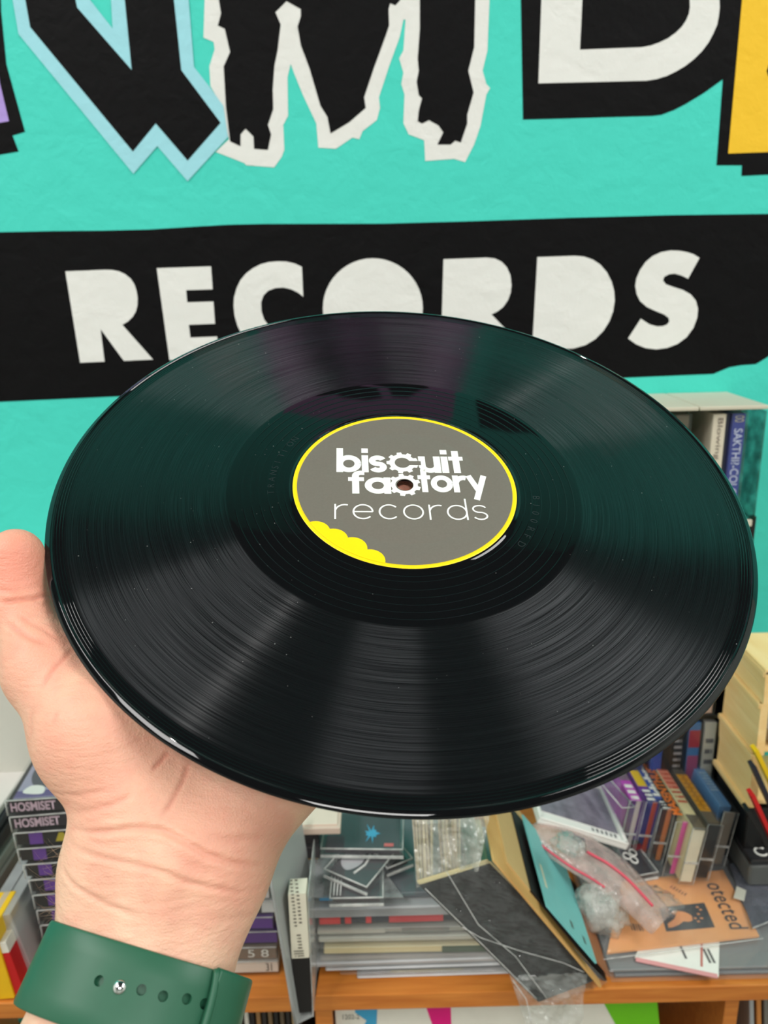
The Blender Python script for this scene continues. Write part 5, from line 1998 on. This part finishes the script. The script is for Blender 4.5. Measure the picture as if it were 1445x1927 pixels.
fit_text('cover_lettering', 'otected', 0, (b_ - a).length, -0.006, 0.012, 0, card((60, 50, 48)), t, 0.005, 1.05, TMx)
a, b_ = op(1262, 1668, 0.0004), op(1290, 1684, 0.0004)
xd = (b_ - a).normalized()
yd = Vector((-xd.y, xd.x, 0))
fit_text('cover_lettering', 'ililil', 0, (b_ - a).length, -0.002, 0.003, 0, card((150, 90, 60)), t, 0.0, 1.0,
         Matrix(((xd.x, yd.x, 0, a.x), (xd.y, yd.y, 0, a.y), (0, 0, 1, a.z), (0, 0, 0, 1))))
cs = [op(1132, 1806, 0.001), op(1436, 1766, 0.001), op(1366, 1630, 0.001), op(1160, 1655, 0.001)]
prism('clear_sleeve', [cs], (0, 0, 0.0004), M_CLEAR, t)
curve_tube('sleeve_edge', [cs[0] + (cs[1] - cs[0]) * k / 5 for k in range(6)], 0.0005, M_EDGE, t, 5)
# smoky sleeve at the far right
sz = PZ + 0.003
t = empty('clear_sleeve', at_z(1420, 1690, sz), 'dark see-through sleeve overlapping the right side of the orange cover', 'clear sleeve')
sc_ = [at_z(*p, sz) - t.location for p in ((1416, 1748), (1540, 1700), (1460, 1590), (1372, 1628))]
prism('film', [sc_], (0, 0, 0.0008), clear_mat('dark_clear_film', (110, 112, 122), 0.55, 0.08), t)
curve_tube('seam', [sc_[0] + (sc_[1] - sc_[0]) * k / 5 + Vector((0, 0, 0.001)) for k in range(6)], 0.0007, M_EDGE, t, 5)
prism('white_slip', [[at_z(*p, sz + 0.001) - t.location for p in ((1380, 1690), (1400, 1696), (1404, 1676), (1386, 1668))]], (0, 0, 0.0004), card((206, 204, 190)), t)

# ---------------------------------------------------------------- row of cassettes standing on the long edge
RZ = PZ + 0.0015
topz = RZ + CD
M_ORANGEINK = card((236, 122, 30))
row = [  # px, py of the front upper edge, colour, marks, cut, end, name
    ((1214, 1508), (178, 66, 172), [('block', 0.02, 0.98, (182, 70, 176)), ('block', 0.35, 0.75, (150, 190, 150)), ('text', 'ill', 0.04, 0.28, M_PRINTWHT, 0.02)], 0.030, (190, 180, 178), 'magenta cassette, leftmost of the standing row'),
    ((1245, 1511), (106, 52, 150), [('block', 0.28, 0.92, (226, 186, 30)), ('text', 'lil', 0.05, 0.22, M_PRINTWHT, 0.02)], 0.022, (170, 60, 40), 'purple cassette with a yellow stripe in the standing row'),
    ((1273, 1524), (44, 74, 158), [('text', 'klubrak', 0.22, 0.92, M_PRINTWHT, 0.05, 0.16, 0.88), ('text', 'lil', 0.03, 0.14, M_PRINTWHT, 0.0)], 0.020, (206, 120, 60), 'blue cassette with bold white lettering in the standing row'),
    ((1302, 1548), (36, 32, 30), [('text', 'MASENTHUST', 0.12, 0.96, M_ORANGEINK, 0.03, 0.2, 0.84)], 0.024, (214, 88, 158), 'black cassette with orange lettering in the standing row'),
    ((1334, 1560), (222, 208, 160), [('block', 0.62, 0.97, (228, 140, 116)), ('text', 'lilillil', 0.40, 0.95, card((200, 84, 60)), 0.0, 0.2, 0.8), ('block', 0.0, 0.22, (96, 88, 76))], 0.004, (226, 216, 190), 'cream cassette with faded red lettering in the standing row'),
    ((1363, 1553), (86, 80, 74), [('block', 0.22, 0.80, (226, 160, 26)), ('text', 'HHHHHHHH', 0.24, 0.78, card((150, 92, 20)), 0.0, 0.2, 0.8)], 0.004, (24, 22, 22), 'grey cassette with an orange yellow stripe in the standing row'),
    ((1392, 1530), (96, 140, 186), [('block', 0.72, 0.98, (80, 110, 168)), ('text', 'lililil', 0.36, 0.66, card((170, 190, 206)), 0.0)], 0.012, (110, 100, 88), 'light blue cassette, rightmost of the standing row'),
]
LEAN = math.radians(8)
for (px, py), rgb, mk, cut, end, nm in row:
    p = at_z(px, py, topz)
    # local X runs back from the viewer, local -Y is up (the spine), local Z points left
    xd = Vector((-0.04, 1, 0)).normalized()
    upv = Vector((math.sin(LEAN), 0, math.cos(LEAN)))
    zd = -(Vector((math.cos(LEAN), 0, -math.sin(LEAN))))
    org = Vector((p.x, p.y, topz))
    yv = -upv
    zv = xd.cross(yv)
    M = Matrix(((xd.x, yv.x, zv.x, org.x), (xd.y, yv.y, zv.y, org.y), (xd.z, yv.z, zv.z, org.z), (0, 0, 0, 1)))
    t = cassette(M, nm, rgb, mk, 'cassettes standing in a row at the right', cut, end)
    for zz in (0.62,):
        rbox('rib', 0.0012, 0.002, CT - 0.003, M_EDGE, t, 0, (0.0008, CD * zz, CT / 2))
    curve_tube('case_edge', [(0.0006, 0.0006, 0.0006), (0.0006, CD - 0.0006, 0.0006), (0.0006, CD - 0.0006, CT - 0.0006), (0.0006, 0.0006, CT - 0.0006)], 0.0004, M_EDGE, t, 5, True)
# empty clear case in front of the row
p = at_z(1160, 1622, RZ)
M = Matrix.Translation((p.x, p.y, RZ + 0.001)) @ Matrix.Rotation(math.radians(14), 4, 'Z') @ Matrix.Rotation(math.radians(10), 4, 'Y')
t = empty('empty_case', M.translation, 'empty clear cassette case standing left of the magenta cassette', 'cassette case', rot=M.to_3x3())
rbox('shell', 0.016, 0.09, 0.066, M_CLEAR, t, 0.0008, (0, 0.047, 0.033))
for za in (0.0008, 0.0652):
    curve_tube('case_edge', [(-0.0078, 0.0025, za), (0.0078, 0.0025, za), (0.0078, 0.0915, za), (-0.0078, 0.0915, za)], 0.0008, M_EDGE, t, 5, True)
tE, w = flat_case('disc_case', (1196, 1650), (1240, 1642), RZ - 0.0005, 0.045, 0.008, 'small black case with silvery curls in front of the standing cassettes', 'disc case', (30, 30, 34))
for k, (cx_, cy_) in enumerate(((0.006, 0.03), (0.010, 0.022), (0.014, 0.032))):
    curve_tube('silver_curl', [(cx_ + 0.0035 * math.cos(a), cy_ + 0.005 * math.sin(a), 0.0085 + 0.0006 * k) for a in (2 * math.pi * j / 12 for j in range(12))], 0.0009, M_WFR, tE, 6, True)
rbox('red_tab', 0.012, 0.008, 0.001, card((150, 30, 40)), tE, 0, (w * 0.9, 0.04, 0.0085))

# ---------------------------------------------------------------- black rack on the wall with upright cassettes
def upright(px_c, py_top, Y, rgb, label, marks=(), group=None, lean=0.0, ztop=None):
    """cassette standing on its short end, spine to the viewer"""
    p = at_y(px_c, py_top, Y)
    # local X up -> text reads downwards
    zt_ = ztop if ztop is not None else p.z
    xd = Vector((math.sin(lean), 0, -math.cos(lean)))
    zv = Vector((math.cos(lean), 0, math.sin(lean)))
    yv = zv.cross(xd)
    org = Vector((p.x - CT / 2, Y, zt_))
    M = Matrix(((xd.x, yv.x, zv.x, org.x), (xd.y, yv.y, zv.y, org.y), (xd.z, yv.z, zv.z, org.z), (0, 0, 0, 1)))
    return cassette(M, label, rgb, marks, group)


YR = 0.772
ztr = at_y(1320, 1360, YR).z
items = [(1206, (30, 40, 90), 'navy', []), (1243, (24, 66, 150), 'royal blue', []), (1262, (20, 18, 20), 'black', []), (1281, (30, 28, 30), 'black lettered', [('text', 'illiilllil', 0.2, 0.9, card((150, 146, 150)), 0.0)]),
         (1311, (58, 106, 160), 'blue and red', [('block', 0.1, 0.3, (150, 40, 60)), ('block', 0.4, 0.9, (140, 60, 100))]), (1340, (172, 170, 162), 'pale grey', [('text', 'lil', 0.2, 0.5, card((90, 90, 96)), 0.0)])]
xprev = None
for px, rgb, nm, mk in items:
    upright(px, 1360, YR, rgb, '%s spined cassette in the lower black wall rack' % nm, mk, 'cassettes in the lower black rack', ztop=ztr)
xa, xb = at_y(1190, 1400, YR).x, at_y(1362, 1400, YR).x
rk = empty('cassette_rack', ((xa + xb) / 2, YR, ztr - CL), 'black cassette rack on the wall behind the standing cassettes', 'cassette rack')
hz = ztr - CL
rbox('floor_plate', xb - xa, 0.084, 0.004, M_BLACK, rk, 0.0008, (0, 0.044, -0.0025))
rbox('middle_plate', xb - xa, 0.084, 0.005, M_BLACK, rk, 0.0008, (0, 0.044, CL + 0.006))
rbox('back_plate', xb - xa, 0.003, 2 * CL + 0.02, M_BLACK, rk, 0.0004, (0, 0.085, CL + 0.006))
for sx in (-1, 1):
    rbox('side_plate', 0.004, 0.084, 2 * CL + 0.016, M_BLACK, rk, 0.0006, (sx * ((xb - xa) / 2 + 0.002), 0.044, CL + 0.004))
zt2 = ztr + 0.009 + CL
for px, rgb, nm in ((1340, (196, 164, 148), 'pinkish beige'), (1305, (190, 170, 150), 'sand'), (1270, (90, 84, 80), 'dark taupe'), (1238, (60, 56, 60), 'charcoal')):
    upright(px, 1250, YR, rgb, '%s spined cassette on the upper tier of the black rack' % nm, [], 'cassettes on the upper tier of the black rack', ztop=zt2)

# ---------------------------------------------------------------- pale wooden rack
YW = 0.682
wk = [(1437, 1264), (1428, 1324), (1414, 1420), (1401, 1518)]
wz = [at_y(*p, YW) for p in wk]
wr_ = empty('wooden_rack', (wz[3].x, YW, wz[3].z), 'pale wooden cassette rack with stepped side slats at the right edge', 'cassette rack')
xr_ = wz[0].x + 0.12
for k in range(3):
    a, b_ = wz[k] - wr_.location, wz[k + 1] - wr_.location
    dvec = Vector((0.0, 0.078, 0))
    aa, bb = a + Vector((0.001, 0, -0.004)), b_ + Vector((0.0035, 0, 0.0005))
    mid = aa + (bb - aa) * 0.45
    quad_slab('side_slat', aa, aa + dvec, mid + dvec + Vector((0.0006, 0, 0.0004)), mid + Vector((0.0006, 0, 0.0004)), 0.006, M_PALEWOOD, wr_)
    quad_slab('side_slat', mid + Vector((0.0012, 0, -0.0004)), mid + dvec + Vector((0.0012, 0, -0.0004)), bb + dvec, bb, 0.006, M_PALEWOOD, wr_)
    rbox('lip', 0.005, 0.080, 0.006, M_PALEWOOD, wr_, 0.001, (a.x + 0.002, 0.039, a.z - 0.003))
a = wz[0] - wr_.location
rbox('top_board', 0.12, 0.082, 0.006, M_PALEWOOD, wr_, 0.001, (a.x + 0.0605, 0.039, a.z))
for k in range(3):
    a, b_ = wz[k] - wr_.location, wz[k + 1] - wr_.location
    quad_slab('front_strip', a + Vector((0.001, -0.002, 0)), b_ + Vector((0.0035, -0.002, 0)), b_ + Vector((0.0115, -0.002, 0)), a + Vector((0.009, -0.002, 0)), 0.004, M_PALEWOOD, wr_)
    rbox('tray_board', 0.11, 0.078, 0.004, M_PALEWOOD, wr_, 0.0006, (b_.x + 0.068, 0.04, b_.z + 0.004))
rbox('lip', 0.005, 0.080, 0.006, M_PALEWOOD, wr_, 0.001, (0.002, 0.039, 0.0))
# things on its trays and its black plinth
t = empty('plinth_box', (wz[3].x + 0.065, YW + 0.04, SHELF_Z + 0.0125), 'black box under the pale wooden rack', 'box')
ph_ = wz[3].z - SHELF_Z - 0.0165
rbox('body', 0.118, 0.076, ph_, M_BLACK, t, 0.0015, (0, 0, ph_ / 2))
rbox('lid', 0.119, 0.077, 0.008, M_BLACK, t, 0.001, (0, 0, ph_ - 0.0045))
for i, (px, py, rgb, nm) in enumerate(((1458, 1330, (120, 70, 40), 'brown'), (1462, 1395, (190, 180, 176), 'grey pink'))):
    p = at_y(px, py, YW + 0.004)
    zz = (wz[i + 1].z + 0.0065)
    M = frame((wz[i + 1].x + 0.018, YW + 0.003, zz), (1, 0, 0))
    cassette(M, '%s cassette lying on a tray of the pale wooden rack' % nm, rgb, [], 'cassettes in the wooden rack')

# leaning flat packs at the right edge
for i, (T_, B_, yf, rgb, nm) in enumerate((((1421, 1416), (1470, 1520), 0.664, (238, 196, 16), 'yellow'), ((1416, 1446), (1468, 1560), 0.656, (34, 34, 46), 'blue black'),
                                          ((1414, 1500), (1462, 1606), 0.646, (204, 26, 28), 'red'), ((1405, 1528), (1470, 1640), 0.640, (18, 18, 20), 'black'))):
    lean_card('flat_pack', T_, B_, yf, 0.012, 0.004, card(rgb), '%s flat pack leaning at the right edge under the wooden rack' % nm, 'flat pack', 'flat packs at the right edge', yf - 0.002)
p = at_z(1428, 1620, PZ + 0.03)
t = empty('tin_box', (p.x + 0.01, p.y + 0.012, PZ + 0.0042), 'dark grey tin with a white ring emblem at the right edge of the shelf', 'tin')
rbox('body', 0.056, 0.05, 0.026, pmat('grey_tin', (92, 94, 92), rough=0.35, var=0.1, scale=40), t, 0.004, (0.006, 0.006, 0.013), 3)
rbox('lid', 0.057, 0.051, 0.006, pmat('black_tin', (34, 34, 36), rough=0.3, var=0.1), t, 0.002, (0.006, 0.006, 0.029), 2)
curve_tube('ring_emblem', [(-0.006 + 0.006 * math.cos(a), -0.006 + 0.006 * math.sin(a), 0.0322) for a in (math.radians(40 + 280 * j / 14) for j in range(15))], 0.0012, M_PRINTWHT, t, 6)

# ---------------------------------------------------------------- upper wall rack at the right
YU = 0.762
tz = at_y(1390, 764, YU).z
xl_, xs_, xr2 = at_y(1180, 762, YU).x, at_y(1318, 762, YU).x, at_y(1448, 762, YU).x
ur = empty('cassette_rack', ((xl_ + xr2) / 2, YU, tz), 'smoky clear cassette rack with pale top plates high on the wall at the right', 'cassette rack')
M_PALETOP = pmat('pale_rack_plate', (206, 200, 180), rough=0.4, var=0.03)
cx0 = ur.location.x
for a, b_ in ((xl_, xs_ - 0.0006), (xs_ + 0.0006, xr2)):
    rbox('top_plate', b_ - a, WALL_Y - YU - 0.002, 0.004, M_PALETOP, ur, 0.001, ((a + b_) / 2 - cx0, (WALL_Y - YU) / 2, -0.002))
rbox('back_panel', xr2 - xl_, 0.002, 0.112, M_SMOKE, ur, 0, (0, WALL_Y - YU - 0.004, -0.062))
rbox('side_panel', 0.002, 0.085, 0.112, M_SMOKE, ur, 0, (xr2 - cx0 - 0.001, 0.046, -0.062))
rbox('bottom_plate', xr2 - xl_, 0.085, 0.004, M_SMOKE, ur, 0.0008, (0, 0.046, -0.119))
rbox('front_lip', xr2 - xl_ - 0.004, 0.004, 0.007, M_PALETOP, ur, 0.001, (-0.002, 0.001, -0.1205))
for zz in (-0.045, -0.085):
    rbox('dark_band', xr2 - xl_, 0.003, 0.016, M_SMOKE, ur, 0, (0, WALL_Y - YU - 0.008, zz))  # two darker bands across the back panel
p = at_y(1414, 990, YU + 0.03)
rbox('stem', 0.006, 0.006, 0.04, M_BLACK, ur, 0.001, (p.x - cx0, 0.03, -0.142))
ztu = tz - 0.0075
for px, rgb, nm, mk in ((1395, (50, 62, 140), 'blue spined cassette with white lettering in the upper rack', [('text', 'SAKTHI?-COLOURS', 0.15, 0.95, card((190, 196, 220)), 0.01, 0.25, 0.75), ('text', 'OO', 0.03, 0.09, card((200, 190, 150)), 0.0)]),
                        (1358, (224, 212, 190), 'cream spined cassette with brown lettering in the upper rack', [('text', 'Blowing O Quiz', 0.05, 0.85, card((120, 104, 92)), 0.0, 0.3, 0.7)]),
                        (1288, (92, 84, 66), 'olive brown cassette by the record edge in the upper rack', [])):
    upright(px, 770, YU + 0.006, rgb, nm, mk, 'cassettes in the upper rack', ztop=ztu)
